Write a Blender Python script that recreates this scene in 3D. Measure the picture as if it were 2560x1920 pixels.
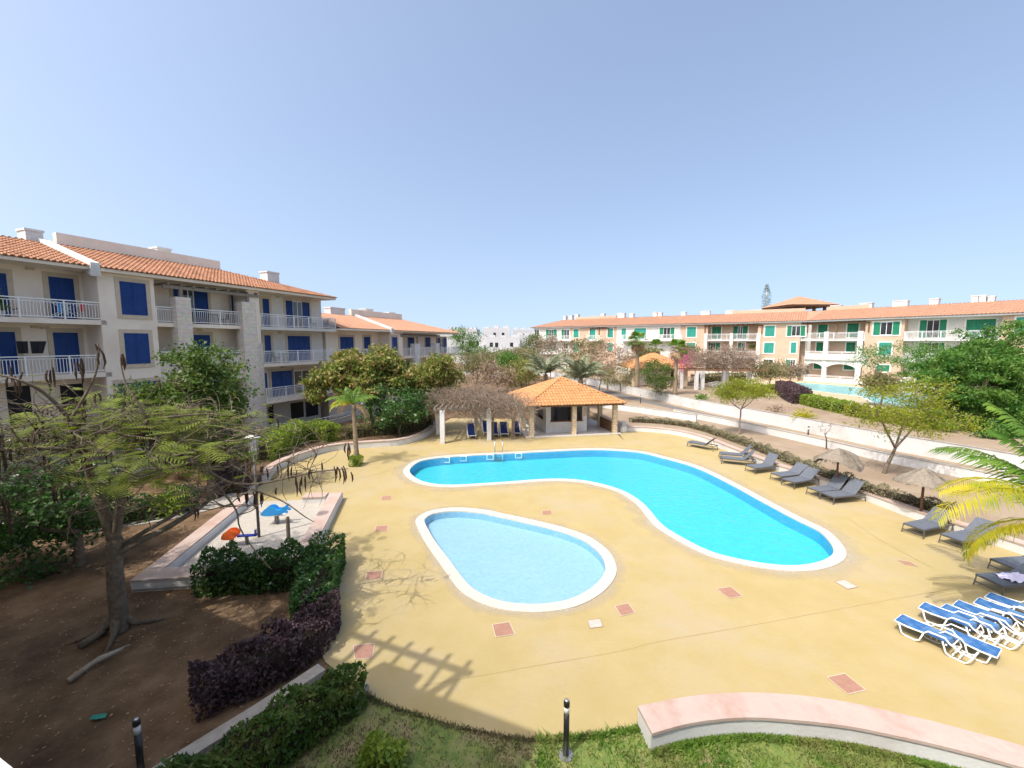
import bpy, bmesh, math, random
import numpy as np
from mathutils import Vector
R_=math.radians
random.seed(7); np.random.seed(7)
scene=bpy.context.scene
for o in list(bpy.data.objects): bpy.data.objects.remove(o)
col=scene.collection
# ---------------------------------------------------------------- camera, sky, sun, exposure
F=1050.0; T=math.atan(105/1050); CT,ST=math.cos(T),math.sin(T); EYE=7.5
cam=bpy.data.cameras.new('camera'); co=bpy.data.objects.new('camera',cam); col.objects.link(co)
cam.lens=36*F/2560; cam.sensor_width=36; cam.clip_start=.05; cam.clip_end=6000
co.location=(0,0,EYE); co.rotation_euler=(R_(90)-T,0,0); scene.camera=co
SUN=Vector((-.48,-.43,1.0)).normalized()          # towards the sun
sun_el=math.asin(SUN.z); sun_az=math.atan2(SUN.x,SUN.y)
w=bpy.data.worlds.new('World'); scene.world=w; w.use_nodes=True
wn=w.node_tree; bg=wn.nodes['Background']
sk=wn.nodes.new('ShaderNodeTexSky'); sk.sky_type='NISHITA'; sk.sun_disc=False
sk.sun_elevation=sun_el; sk.sun_rotation=sun_az; sk.air_density=1.0; sk.dust_density=4.0; sk.ozone_density=.25; sk.altitude=0
tcw=wn.nodes.new('ShaderNodeTexCoord'); vm=wn.nodes.new('ShaderNodeVectorMath'); vm.operation='MULTIPLY_ADD'; vm.inputs[1].default_value=(1,1,.84); vm.inputs[2].default_value=(0,0,.15)
vn=wn.nodes.new('ShaderNodeVectorMath'); vn.operation='NORMALIZE'; hw_=wn.nodes.new('ShaderNodeHueSaturation'); hw_.inputs['Saturation'].default_value=.93
wn.links.new(tcw.outputs['Generated'],vm.inputs[0]); wn.links.new(vm.outputs[0],vn.inputs[0]); wn.links.new(vn.outputs[0],sk.inputs['Vector'])
wn.links.new(sk.outputs[0],hw_.inputs['Color']); wn.links.new(hw_.outputs[0],bg.inputs[0]); bg.inputs[1].default_value=.14
sl=bpy.data.lights.new('sun','SUN'); sl.energy=2.05; sl.angle=R_(.53); sl.color=(1,.955,.88)
so=bpy.data.objects.new('sun',sl); col.objects.link(so); so.rotation_euler=(-SUN).to_track_quat('-Z','Y').to_euler(); so.location=(-30,-30,60)
vs=scene.view_settings; vs.view_transform='Standard'; vs.look='None'; vs.gamma=1; vs.exposure=1.02
try: vs.use_curve_mapping=False
except Exception: pass
# ---------------------------------------------------------------- measuring helpers (a pixel of the survey photo -> a point of the place)
def ray(x,y):
    u=x-1280; v=y-960
    return (u,F*CT-v*ST,-(v*CT+F*ST))
def G(x,y,z=0.0):
    r=ray(x,y); k=(z-EYE)/r[2]; return (r[0]*k,r[1]*k)
def GP(pts,z=0.0): return [G(x,y,z) for x,y in pts]
def AT(x,y,Y):
    r=ray(x,y); k=Y/r[1]; return Vector((r[0]*k,Y,EYE+r[2]*k))
def SM(pts,n=6,closed=False):                     # Catmull-Rom smoothing of a 2-D / 3-D polyline
    P=[Vector(p) for p in pts]; out=[]; m=len(P)
    rng=range(m if closed else m-1)
    for i in rng:
        if closed: a,b,c,d=P[i-1],P[i],P[(i+1)%m],P[(i+2)%m]
        else: a,b,c,d=P[max(i-1,0)],P[i],P[i+1],P[min(i+2,m-1)]
        for k in range(n):
            t=k/n; out.append(.5*((2*b)+(c-a)*t+(2*a-5*b+4*c-d)*t*t+(3*b-a-3*c+d)*t**3))
    if not closed: out.append(P[-1])
    return [tuple(p) for p in out]
def offset(pts,d,closed=False):                   # parallel curve, left of travel for d>0
    n=len(pts); out=[]
    for i in range(n):
        a=pts[i-1] if (closed or i>0) else pts[i]; b=pts[(i+1)%n] if (closed or i<n-1) else pts[i]
        tx,ty=b[0]-a[0],b[1]-a[1]; l=math.hypot(tx,ty) or 1
        out.append((pts[i][0]-ty/l*d,pts[i][1]+tx/l*d))
    return out
def area(p): return sum(p[i-1][0]*p[i][1]-p[i][0]*p[i-1][1] for i in range(len(p)))/2
# ---------------------------------------------------------------- materials
MATS={}
def mat(name,c1,c2=None,rough=.8,scale=3.0,bump=0.0,bscale=None,detail=6,spec=.3,transl=0.0,c3=None,s3=.3,coords='Object',metal=0,lo=.35,hi=.65):
    m=bpy.data.materials.new(name); m.use_nodes=True; nt=m.node_tree; N=nt.nodes; L=nt.links
    p=N['Principled BSDF']; p.inputs['Roughness'].default_value=rough; p.inputs['Specular IOR Level'].default_value=spec; p.inputs['Metallic'].default_value=metal
    p.inputs['Base Color'].default_value=(*c1,1)
    tc=N.new('ShaderNodeTexCoord')
    colout=None
    if c2:
        n=N.new('ShaderNodeTexNoise'); n.inputs['Scale'].default_value=scale; n.inputs['Detail'].default_value=detail; n.inputs['Roughness'].default_value=.6
        L.new(tc.outputs[coords],n.inputs['Vector'])
        r=N.new('ShaderNodeValToRGB'); r.color_ramp.elements[0].color=(*c1,1); r.color_ramp.elements[1].color=(*c2,1)
        r.color_ramp.elements[0].position=lo; r.color_ramp.elements[1].position=hi
        L.new(n.outputs['Fac'],r.inputs['Fac']); colout=r.outputs[0]
        if c3:
            n3=N.new('ShaderNodeTexNoise'); n3.inputs['Scale'].default_value=s3; n3.inputs['Detail'].default_value=5; n3.inputs['Roughness'].default_value=.65
            L.new(tc.outputs[coords],n3.inputs['Vector'])
            r3=N.new('ShaderNodeValToRGB'); r3.color_ramp.elements[0].position=.48; r3.color_ramp.elements[1].position=.68
            L.new(n3.outputs['Fac'],r3.inputs['Fac'])
            mx=N.new('ShaderNodeMixRGB'); L.new(r3.outputs[0],mx.inputs['Fac']); L.new(colout,mx.inputs['Color1']); mx.inputs['Color2'].default_value=(*c3,1)
            colout=mx.outputs[0]
        L.new(colout,p.inputs['Base Color'])
    if bump:
        nb=N.new('ShaderNodeTexNoise'); nb.inputs['Scale'].default_value=bscale or scale*6; nb.inputs['Detail'].default_value=5
        L.new(tc.outputs[coords],nb.inputs['Vector'])
        b=N.new('ShaderNodeBump'); b.inputs['Strength'].default_value=bump; b.inputs['Distance'].default_value=.03
        L.new(nb.outputs['Fac'],b.inputs['Height']); L.new(b.outputs[0],p.inputs['Normal'])
    if transl:
        t=N.new('ShaderNodeBsdfTranslucent'); ms=N.new('ShaderNodeMixShader'); ms.inputs[0].default_value=transl
        if colout:
            hs=N.new('ShaderNodeHueSaturation'); hs.inputs['Saturation'].default_value=1.1; hs.inputs['Value'].default_value=1.5
            L.new(colout,hs.inputs['Color']); L.new(hs.outputs[0],t.inputs['Color'])
        else: t.inputs['Color'].default_value=(*c1,1)
        out=N['Material Output']; L.new(p.outputs[0],ms.inputs[1]); L.new(t.outputs[0],ms.inputs[2]); L.new(ms.outputs[0],out.inputs[0])
    MATS[name]=m; return m
def brickmat(name,c1,c2,cm,sx,sy,msize=.02,rough=.85):
    m=bpy.data.materials.new(name); m.use_nodes=True; nt=m.node_tree; N=nt.nodes; L=nt.links; p=N['Principled BSDF']; p.inputs['Roughness'].default_value=rough
    tc=N.new('ShaderNodeTexCoord'); b=N.new('ShaderNodeTexBrick'); sep=N.new('ShaderNodeSeparateXYZ'); cb=N.new('ShaderNodeCombineXYZ'); ad=N.new('ShaderNodeMath')
    L.new(tc.outputs['Object'],sep.inputs[0]); L.new(sep.outputs[0],ad.inputs[0]); L.new(sep.outputs[1],ad.inputs[1]); L.new(ad.outputs[0],cb.inputs[0]); L.new(sep.outputs[2],cb.inputs[1])
    L.new(cb.outputs[0],b.inputs['Vector']); b.inputs['Scale'].default_value=1; b.inputs['Brick Width'].default_value=sx; b.inputs['Row Height'].default_value=sy; b.inputs['Mortar Size'].default_value=msize
    b.inputs['Color1'].default_value=(*c1,1); b.inputs['Color2'].default_value=(*c2,1); b.inputs['Mortar'].default_value=(*cm,1)
    n=N.new('ShaderNodeTexNoise'); n.inputs['Scale'].default_value=4; n.inputs['Detail'].default_value=6; L.new(tc.outputs['Object'],n.inputs['Vector'])
    mx=N.new('ShaderNodeMixRGB'); mx.blend_type='OVERLAY'; mx.inputs['Fac'].default_value=.5; L.new(b.outputs[0],mx.inputs['Color1']); L.new(n.outputs['Color'],mx.inputs['Color2'])
    hs=N.new('ShaderNodeHueSaturation'); hs.inputs['Saturation'].default_value=.8; L.new(mx.outputs[0],hs.inputs['Color']); L.new(hs.outputs[0],p.inputs['Base Color'])
    bp=N.new('ShaderNodeBump'); bp.inputs['Strength'].default_value=.4; bp.inputs['Distance'].default_value=.02; L.new(b.outputs['Fac'],bp.inputs['Height']); bp.invert=True; L.new(bp.outputs[0],p.inputs['Normal'])
    MATS[name]=m; return m
M=MATS
mat('soil',(.115,.07,.036),(.21,.135,.078),.95,1.3,.9,14,c3=(.06,.036,.02),s3=.5)
mat('dry_soil',(.26,.195,.135),(.33,.26,.185),.95,1.0,.6,12,c3=(.225,.16,.105),s3=.25)
mat('deck',(.365,.285,.122),(.395,.312,.150),.85,.9,.3,9,c3=(.385,.312,.19),s3=.3)
mat('deck_joint',(.43,.335,.15),(.37,.28,.13),.9,2)
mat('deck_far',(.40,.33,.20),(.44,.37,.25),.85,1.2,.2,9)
mat('coping',(.50,.455,.385),(.55,.50,.43),.75,3,.15,20)
mat('pink',(.42,.33,.285),(.46,.365,.315),.85,2,.25,18,c3=(.40,.27,.22),s3=1.4)
mat('white_wall',(.58,.575,.56),(.64,.635,.62),.85,1.6,.25,14,c3=(.51,.49,.46),s3=.8)
mat('white_paint',(.78,.78,.77),None,.45,spec=.5)
mat('cream',(.77,.67,.555),(.81,.715,.605),.9,1.1,.25,16,c3=(.70,.60,.49),s3=.4)
mat('offwhite',(.58,.555,.50),(.63,.605,.55),.9,1.1,.2,16)
mat('peach',(.50,.36,.26),(.54,.40,.295),.9,1.0,.2,16,c3=(.48,.335,.235),s3=.3)
mat('surround',(.50,.41,.31),(.56,.47,.36),.85,4,.3,20)
mat('white_surround',(.74,.70,.62),None,.85)
mat('blue_shutter',(.006,.038,.17),(.008,.05,.21),.5,2)
mat('green_shutter',(.01,.155,.075),(.015,.19,.10),.5,2)
mat('teal_shutter',(.02,.22,.17),(.03,.27,.21),.5,2)
mat('dark',(.012,.012,.015),None,.6)
mat('tile',(.31,.145,.078),(.40,.205,.12),.8,5,.3,30,c3=(.22,.10,.055),s3=1.2)
mat('tile_bright',(.44,.215,.085),(.52,.275,.125),.8,5,.3,30,c3=(.40,.18,.07),s3=1.5)
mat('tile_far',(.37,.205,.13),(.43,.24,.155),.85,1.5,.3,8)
mat('grey_wood',(.20,.17,.14),(.28,.24,.2),.85,6)
mat('brown_wood',(.14,.07,.035),(.20,.11,.06),.8,6)
mat('grey_frame',(.095,.09,.088),None,.5,spec=.5)
mat('grey_mesh',(.10,.112,.135),(.125,.14,.165),.7,9,.2,80)
mat('blue_mesh',(.025,.10,.28),(.055,.165,.36),.65,4,.2,60,c3=(.12,.22,.37),s3=2.5)
mat('navy_mesh',(.008,.025,.13),(.012,.035,.17),.65,4)
mat('black',(.012,.012,.013),None,.35,spec=.6)
mat('asphalt',(.12,.115,.11),(.17,.16,.15),.95,6,.3,30)
mat('concrete',(.34,.31,.27),(.43,.39,.34),.9,5,.4,25)
mat('slab',(.52,.49,.45),(.58,.55,.51),.5,3)
mat('plate',(.31,.165,.115),(.36,.20,.145),.85,6,.4,40)
mat('plate_pale',(.40,.37,.32),(.46,.43,.38),.8,6,.3,40)
mat('sand',(.385,.35,.30),(.43,.40,.35),.95,6,.6,22)
mat('bark',(.12,.095,.068),(.21,.165,.12),.95,7,.8,24)
mat('palebark',(.30,.25,.19),(.42,.36,.28),.95,6,.8,20)
mat('palm_bark',(.20,.15,.10),(.32,.25,.17),.95,10,.8,24)
mat('twig',(.19,.14,.105),(.29,.225,.17),.95,3)
mat('twig_shade',(.035,.026,.018),(.06,.045,.03),.95,6)  # solid hedge cores: twig brown darkened to paint the shade inside
mat('pod',(.04,.022,.014),(.09,.055,.035),.75,5)
mat('leaf_feather',(.12,.17,.018),(.25,.28,.045),.6,1.6,transl=.4)
mat('leaf_dark',(.022,.068,.014),(.06,.145,.03),.4,2.2,spec=.5,transl=.2,c3=(.09,.17,.03),s3=3)
mat('leaf_mid',(.04,.095,.018),(.11,.175,.035),.5,2.0,transl=.3,c3=(.16,.18,.05),s3=2.4)
mat('leaf_almond',(.12,.17,.03),(.26,.27,.06),.5,1.6,transl=.3,c3=(.36,.22,.12),s3=1.6)
mat('leaf_lime',(.16,.22,.018),(.31,.33,.035),.55,1.6,transl=.4,c3=(.24,.22,.05),s3=1.6)
mat('leaf_acacia',(.035,.115,.016),(.10,.22,.035),.5,1.2,transl=.3,c3=(.17,.26,.05),s3=1.1)
mat('leaf_olive',(.14,.145,.055),(.22,.21,.09),.7,1.5,transl=.25,c3=(.26,.20,.12),s3=.6)
mat('leaf_purple',(.038,.024,.028),(.10,.062,.068),.5,3,transl=.1,c3=(.13,.075,.085),s3=1.6)
mat('leaf_light',(.16,.24,.03),(.27,.35,.055),.5,1.6,transl=.35)
mat('leaf_greyshrub',(.17,.17,.09),(.26,.25,.14),.8,1.5,transl=.2,c3=(.22,.17,.11),s3=1)
mat('leaf_dry',(.24,.17,.12),(.34,.26,.18),.9,1.5,transl=.15)
mat('leaf_pink',(.50,.10,.22),(.6,.16,.3),.7,2,transl=.3)
mat('frond_green',(.07,.16,.02),(.16,.26,.035),.5,1.5,transl=.35)
mat('frond_yellow',(.36,.36,.022),(.52,.44,.035),.5,1.3,transl=.45,c3=(.20,.28,.03),s3=.9)
mat('frond_dry',(.33,.22,.12),(.42,.30,.18),.9,2,transl=.2)
mat('frond_grey',(.15,.18,.10),(.25,.27,.17),.7,1.5,transl=.2)
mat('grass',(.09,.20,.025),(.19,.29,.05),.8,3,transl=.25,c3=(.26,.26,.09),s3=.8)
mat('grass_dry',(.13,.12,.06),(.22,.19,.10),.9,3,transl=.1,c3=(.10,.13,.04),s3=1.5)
mat('lawn',(.10,.16,.035),(.19,.22,.06),.95,6,.6,30,c3=(.30,.22,.13),s3=.9)
mat('straw',(.19,.16,.125),(.27,.23,.18),.95,9,.6,40)
mat('rider_blue',(.02,.26,.62),(.03,.30,.68),.4,2,spec=.5)
mat('rider_orange',(.70,.10,.02),(.75,.18,.03),.4,2,spec=.5)
mat('rider_navy',(.02,.04,.28),None,.4)
mat('chrome',(.75,.75,.75),None,.2,metal=1)
mat('aluminium',(.5,.5,.5),None,.35,metal=.8)
mat('towel',(.55,.50,.68),(.7,.66,.8),.95,8)
mat('lamp_glass',(.62,.62,.60),None,.3)
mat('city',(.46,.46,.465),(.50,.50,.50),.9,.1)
mat('peg',(.35,.4,.42),None,.8)
mat('screen_red',(.6,.05,.08),None,.8)
brickmat('stone',(.60,.52,.42),(.66,.58,.47),(.52,.44,.35),.55,.26,.012)
brickmat('sandstone',(.60,.43,.22),(.68,.52,.30),(.40,.29,.17),.42,.2,.015)
def poolmat(name,c1,c2,s):
    m=bpy.data.materials.new(name); m.use_nodes=True; nt=m.node_tree; N=nt.nodes; L=nt.links; p=N['Principled BSDF']; p.inputs['Roughness'].default_value=.4
    tc=N.new('ShaderNodeTexCoord'); v=N.new('ShaderNodeTexVoronoi'); v.inputs['Scale'].default_value=s; v.distance='CHEBYCHEV'; L.new(tc.outputs['Object'],v.inputs['Vector'])
    mx=N.new('ShaderNodeMixRGB'); L.new(v.outputs['Color'],mx.inputs['Fac']); mx.inputs['Color1'].default_value=(*c1,1); mx.inputs['Color2'].default_value=(*c2,1); L.new(mx.outputs[0],p.inputs['Base Color'])
    MATS[name]=m
poolmat('pool_floor',(.045,.455,.515),(.07,.52,.56),6)
poolmat('pool_wall',(.012,.30,.56),(.03,.42,.66),14)
poolmat('kid_floor',(.255,.405,.49),(.315,.455,.535),9)
poolmat('kid_wall',(.14,.38,.56),(.32,.50,.62),16)
def watermat(name,tint,bs,ior=1.33):
    m=bpy.data.materials.new(name); m.use_nodes=True; nt=m.node_tree; N=nt.nodes; L=nt.links; N.remove(N['Principled BSDF'])
    t=N.new('ShaderNodeBsdfTransparent'); t.inputs[0].default_value=(*tint,1); g=N.new('ShaderNodeBsdfGlossy'); g.inputs['Roughness'].default_value=.08
    fr=N.new('ShaderNodeFresnel'); fr.inputs[0].default_value=ior; mx=N.new('ShaderNodeMixShader'); tc=N.new('ShaderNodeTexCoord')
    n=N.new('ShaderNodeTexNoise'); n.inputs['Scale'].default_value=3.4; n.inputs['Detail'].default_value=5; n.inputs['Distortion'].default_value=.5; L.new(tc.outputs['Object'],n.inputs['Vector'])
    b=N.new('ShaderNodeBump'); b.inputs['Strength'].default_value=bs; b.inputs['Distance'].default_value=.08; L.new(n.outputs['Fac'],b.inputs['Height']); L.new(b.outputs[0],g.inputs['Normal']); L.new(b.outputs[0],fr.inputs['Normal'])
    ge=N.new('ShaderNodeNewGeometry'); iv=N.new('ShaderNodeMath'); iv.operation='SUBTRACT'; iv.inputs[0].default_value=1; L.new(ge.outputs['Backfacing'],iv.inputs[1]); mu=N.new('ShaderNodeMath'); mu.operation='MULTIPLY'; L.new(fr.outputs[0],mu.inputs[0]); L.new(iv.outputs[0],mu.inputs[1]); L.new(mu.outputs[0],mx.inputs[0]); L.new(t.outputs[0],mx.inputs[1]); L.new(g.outputs[0],mx.inputs[2]); L.new(mx.outputs[0],N['Material Output'].inputs[0]); MATS[name]=m
watermat('water',(.74,.96,1.0),.9); watermat('kid_water',(.90,.98,1.0),.7); watermat('far_water',(.85,.97,1.0),.9,1.14)
def glassmat():
    m=bpy.data.materials.new('glass'); m.use_nodes=True; p=m.node_tree.nodes['Principled BSDF']; p.inputs['Base Color'].default_value=(.03,.035,.04,1); p.inputs['Roughness'].default_value=.08; p.inputs['Specular IOR Level'].default_value=.8; MATS['glass']=m
glassmat()
# ---------------------------------------------------------------- mesh building
class MB:
    def __init__(s): s.v=[]; s.f=[]; s.mi=[]; s.smooth=False
    def add(s,vs,fs,mi=0):
        o=len(s.v); s.v+= [tuple(p) for p in vs]; s.f+=[tuple(i+o for i in f) for f in fs]; s.mi+=[mi]*len(fs); return s
    def hexa(s,c,mi=0): return s.add(c,[(0,3,2,1),(4,5,6,7),(0,1,5,4),(1,2,6,5),(2,3,7,6),(3,0,4,7)],mi)
    def box(s,x0,x1,y0,y1,z0,z1,mi=0): return s.hexa([(x0,y0,z0),(x1,y0,z0),(x1,y1,z0),(x0,y1,z0),(x0,y0,z1),(x1,y0,z1),(x1,y1,z1),(x0,y1,z1)],mi)
    def prism(s,pts,z0,z1,mi=0):
        n=len(pts)
        if area(pts)<0: pts=pts[::-1]
        vs=[(p[0],p[1],z0) for p in pts]+[(p[0],p[1],z1) for p in pts]
        return s.add(vs,[tuple(range(n,2*n)),tuple(range(n-1,-1,-1))]+[(i,(i+1)%n,n+(i+1)%n,n+i) for i in range(n)],mi)
    def strip(s,a,b,z0,z1,mi=0):                 # solid between two parallel polylines
        n=len(a); z0a=z0 if isinstance(z0,list) else [z0]*n; z1a=z1 if isinstance(z1,list) else [z1]*n
        vs=[]
        for i in range(n): vs+=[(a[i][0],a[i][1],z0a[i]),(b[i][0],b[i][1],z0a[i]),(b[i][0],b[i][1],z1a[i]),(a[i][0],a[i][1],z1a[i])]
        fs=[(0,1,2,3),(4*n-1,4*n-2,4*n-3,4*n-4)]
        for i in range(n-1):
            k=4*i; fs+=[(k+3,k+2,k+6,k+7),(k,k+3,k+7,k+4),(k+1,k+5,k+6,k+2),(k,k+4,k+5,k+1)]
        return s.add(vs,fs,mi)
    def tube(s,pts,rad,n=6,mi=0,cap=True):
        P=[Vector(p) for p in pts]; m=len(P)
        if not isinstance(rad,(list,tuple)): rad=[rad]*m
        vs=[]; pa=None
        for i in range(m):
            t=(P[min(i+1,m-1)]-P[max(i-1,0)]); t=t.normalized() if t.length>1e-9 else Vector((0,0,1))
            if pa is None: pa=t.cross(Vector((0,0,1))); pa=pa if pa.length>.05 else t.cross(Vector((1,0,0)))
            a=pa-t*pa.dot(t); a=a.normalized() if a.length>1e-4 else t.orthogonal().normalized(); pa=a
            b=t.cross(a)
            for k in range(n):
                an=2*math.pi*k/n; vs.append(P[i]+a*math.cos(an)*rad[i]+b*math.sin(an)*rad[i])
        fs=[(i*n+k,i*n+(k+1)%n,(i+1)*n+(k+1)%n,(i+1)*n+k) for i in range(m-1) for k in range(n)]
        if cap: fs+=[tuple(range(n))[::-1],tuple((m-1)*n+k for k in range(n))]
        return s.add(vs,fs,mi)
    def lathe(s,prof,cx,cy,n=16,mi=0):
        vs=[(cx+r*math.cos(2*math.pi*k/n),cy+r*math.sin(2*math.pi*k/n),z) for r,z in prof for k in range(n)]
        m=len(prof); fs=[(i*n+k,i*n+(k+1)%n,(i+1)*n+(k+1)%n,(i+1)*n+k) for i in range(m-1) for k in range(n)]
        fs+=[tuple(range(n))[::-1],tuple((m-1)*n+k for k in range(n))]
        return s.add(vs,fs,mi)
    def build(s,name,mats,parent=None,smooth=None,loc=None):
        me=bpy.data.meshes.new(name); me.from_pydata(s.v,[],s.f)
        if isinstance(mats,str): mats=[mats]
        for q in mats: me.materials.append(MATS[q])
        if len(mats)>1: me.polygons.foreach_set('material_index',s.mi)
        if smooth if smooth is not None else s.smooth: me.polygons.foreach_set('use_smooth',[True]*len(me.polygons))
        me.update(); o=bpy.data.objects.new(name,me); col.objects.link(o)
        if parent: o.parent=parent
        if loc: o.location=loc
        return o
def tag(o,label=None,cat=None,group=None,kind=None):
    if label: o['label']=label
    if cat: o['category']=cat
    if group: o['group']=group
    if kind: o['kind']=kind
    return o
def empty(name,label,cat,loc=(0,0,0),rz=0,group=None):
    o=bpy.data.objects.new(name,None); o.empty_display_size=.2; col.objects.link(o); o.location=loc; o.rotation_euler=(0,0,rz); return tag(o,label,cat,group)
KIDS={}
def children(o): return [c for c in bpy.data.objects if c.parent==o]
def dup(o,parent=None,label=None,loc=None,rz=None,scale=None):
    c=o.copy(); col.objects.link(c); c.parent=parent
    if label: c['label']=label
    if loc is not None: c.location=loc
    if rz is not None: c.rotation_euler=(0,0,rz)
    if scale: c.scale=(scale,)*3
    for ch in children(o): dup(ch,c)
    return c
def quads(name,C,mats,parent=None,mi=None):       # C: (n,4,3) array of quads
    n=len(C); me=bpy.data.meshes.new(name); me.vertices.add(n*4); me.vertices.foreach_set('co',C.reshape(-1).astype(np.float32))
    me.loops.add(n*4); me.loops.foreach_set('vertex_index',np.arange(n*4,dtype=np.int32)); me.polygons.add(n)
    me.polygons.foreach_set('loop_start',np.arange(0,n*4,4,dtype=np.int32)); me.polygons.foreach_set('loop_total',np.full(n,4,dtype=np.int32))
    if isinstance(mats,str): mats=[mats]
    for q in mats: me.materials.append(MATS[q])
    if mi is not None: me.polygons.foreach_set('material_index',mi.astype(np.int32))
    me.update(calc_edges=True); o=bpy.data.objects.new(name,me); col.objects.link(o)
    if parent: o.parent=parent
    return o
def leafquads(P,L,W,D=None,up=.3,rng=np.random):  # diamond leaves at P, length L, width W
    n=len(P); d=rng.normal(size=(n,3)) if D is None else D+rng.normal(size=(n,3))*.45
    d[:,2]+=up*0; d/=np.linalg.norm(d,axis=1)[:,None]+1e-9
    r=rng.normal(size=(n,3)); s=np.cross(d,r); s/=np.linalg.norm(s,axis=1)[:,None]+1e-9
    L=(L*(.45+1.1*rng.random(n)))[:,None]; W_=L*W
    return np.stack([P-d*L*.5,P+s*W_*.5,P+d*L*.5,P-s*W_*.5],axis=1)
# ---------------------------------------------------------------- ground, decks, pools
def filled(name,outer,holes,z,m,kind='structure',parent=None):
    bm=bmesh.new(); es=[]
    for lp in [outer]+holes:
        vs=[bm.verts.new((p[0],p[1],z)) for p in lp]
        for i in range(len(vs)): es.append(bm.edges.new((vs[i-1],vs[i])))
    bmesh.ops.triangle_fill(bm,use_beauty=True,use_dissolve=False,edges=es)
    for f in bm.faces:
        if f.normal.z<0: f.normal_flip()
    me=bpy.data.meshes.new(name); bm.to_mesh(me); bm.free(); me.materials.append(MATS[m]); o=bpy.data.objects.new(name,me); col.objects.link(o)
    if kind: o['kind']=kind
    if parent: o.parent=parent
    return o
K=2560/2212
pool_d=[(885,1020),(893,1006),(915,995),(964,988),(1040,983),(1120,979),(1239,973),(1300,972),(1377,977),(1426,988),(1497,1008),(1568,1041),(1639,1080),(1710,1118),(1763,1144),(1788,1166),(1800,1187),(1796,1201),(1771,1214),(1728,1222),(1675,1221),(1603,1210),(1532,1191),(1461,1155),(1426,1130),(1389,1088),(1339,1058),(1264,1039),(1190,1035),(1100,1041),(1039,1045),(980,1048),(939,1046),(905,1037)]
POOL=SM(GP([(x*K,y*K) for x,y in pool_d]),4,True)
kid_s=[(1062,1308),(1087.7,1354),(1125,1404),(1166,1458),(1200,1484),(1248,1503),(1304,1511),(1360,1511),(1416,1502),(1461,1483),(1495,1457),(1512,1431),(1512,1410),(1498,1382),(1457,1350),(1398,1328),(1323,1309),(1250,1293),(1203,1283),(1140,1278),(1088,1284),(1066,1295)]
KID=SM(GP(kid_s),4,True)
if area(POOL)<0: POOL=POOL[::-1]
if area(KID)<0: KID=KID[::-1]
pool_o=offset(POOL,-.36,True); kid_o=offset(KID,-.36,True)
filled('ground',[(-1500,-60),(1500,-60),(1500,3000),(-1500,3000)],[pool_o,kid_o],-.03,'soil')
S1far=SM(GP([(1596,1768),(1730,1743),(1860,1734),(1990,1740),(2121,1758),(2251,1786),(2381,1818),(2560,1868),(2800,1945)],.4),3)
S1near=SM(GP([(1628,1830),(1730,1803),(1860,1790),(1990,1797),(2121,1812),(2251,1838),(2381,1868),(2560,1916),(2800,1995)],.4),3)
S2=SM(GP([(672,1185),(687,1163),(733,1140),(820,1114),(907,1105),(994,1099),(1052,1085),(1082,1068),(1090,1052)],.45),4)
S3=SM(GP([(1543,1067),(1601,1067),(1664,1072),(1715,1080),(1766,1094),(1816,1113),(1880,1138),(1943,1161),(2006,1181),(2046,1194),(2152,1227),(2215,1249),(2273,1270),(2390,1307),(2560,1360),(2800,1440)],.4),4)
lawn_edge=SM(GP([(897,1726),(925,1741),(960,1757),(1042,1784),(1157,1818),(1273,1840),(1354,1846),(1458,1840),(1560,1826),(1620,1812)]),4)
deck=lawn_edge+[S1far[0]]+S1far+[(40,2),(40,14)]+S3[::-1]+[(8.6,31.5),(8.6,40),(-6,41)]+S2[::-1]
deck+=[(-13.2,24),(-13.2,19.6),(-12.3,18.9),(-8.1,19.2),(-6.5,12.6),(-5.2,10.2),(-4.4,9.2),(-3.6,8.6)]
filled('pool_deck',deck,[pool_o,kid_o],.0,'deck')
def ring(name,inner,outer,z0,z1,m):
    mb=MB(); n=len(inner); vs=[]
    for a,b in zip(inner,outer): vs+=[(a[0],a[1],z0),(a[0],a[1],z1),(b[0],b[1],z1),(b[0],b[1],z0)]
    fs=[]
    for i in range(n):
        k=4*i; j=4*((i+1)%n); fs+=[(k+1,j+1,j,k),(k+2,j+2,j+1,k+1),(k+3,j+3,j+2,k+2)]
    mb.add(vs,fs); return mb.build(name,m)
def pool(outline,outer,zc,depth,wl,fm,wm,watm,label,nm='swimming_pool'):
    root=empty(nm,label,'pool',(0,0,0))
    c=ring('coping',outline,outer,zc-.03,zc+.03,'coping'); c.parent=root
    n=len(outline); mb=MB(); vs=[(p[0],p[1],zc) for p in outline]+[(p[0],p[1],zc-depth) for p in outline]
    vs=[(v[0],v[1],v[2]-.03 if k<n else v[2]) for k,v in enumerate(vs)]; mb.add(vs,[(i,n+i,n+(i+1)%n,(i+1)%n) for i in range(n)]); mb.build('pool_wall',wm,root)
    filled('pool_floor',outline,[],zc-depth,fm,None,root)
    filled('water',outline,[],zc-wl,watm,None,root)
    return root
bigpool=pool(POOL,pool_o,0,.5,.035,'pool_floor','pool_wall','water','large curved swimming pool with bright cyan water and pale coping')
kidpool=pool(KID,kid_o,0,.3,.04,'kid_floor','kid_wall','kid_water','small egg-shaped children\'s pool with pale blue water beside the large pool')
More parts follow.
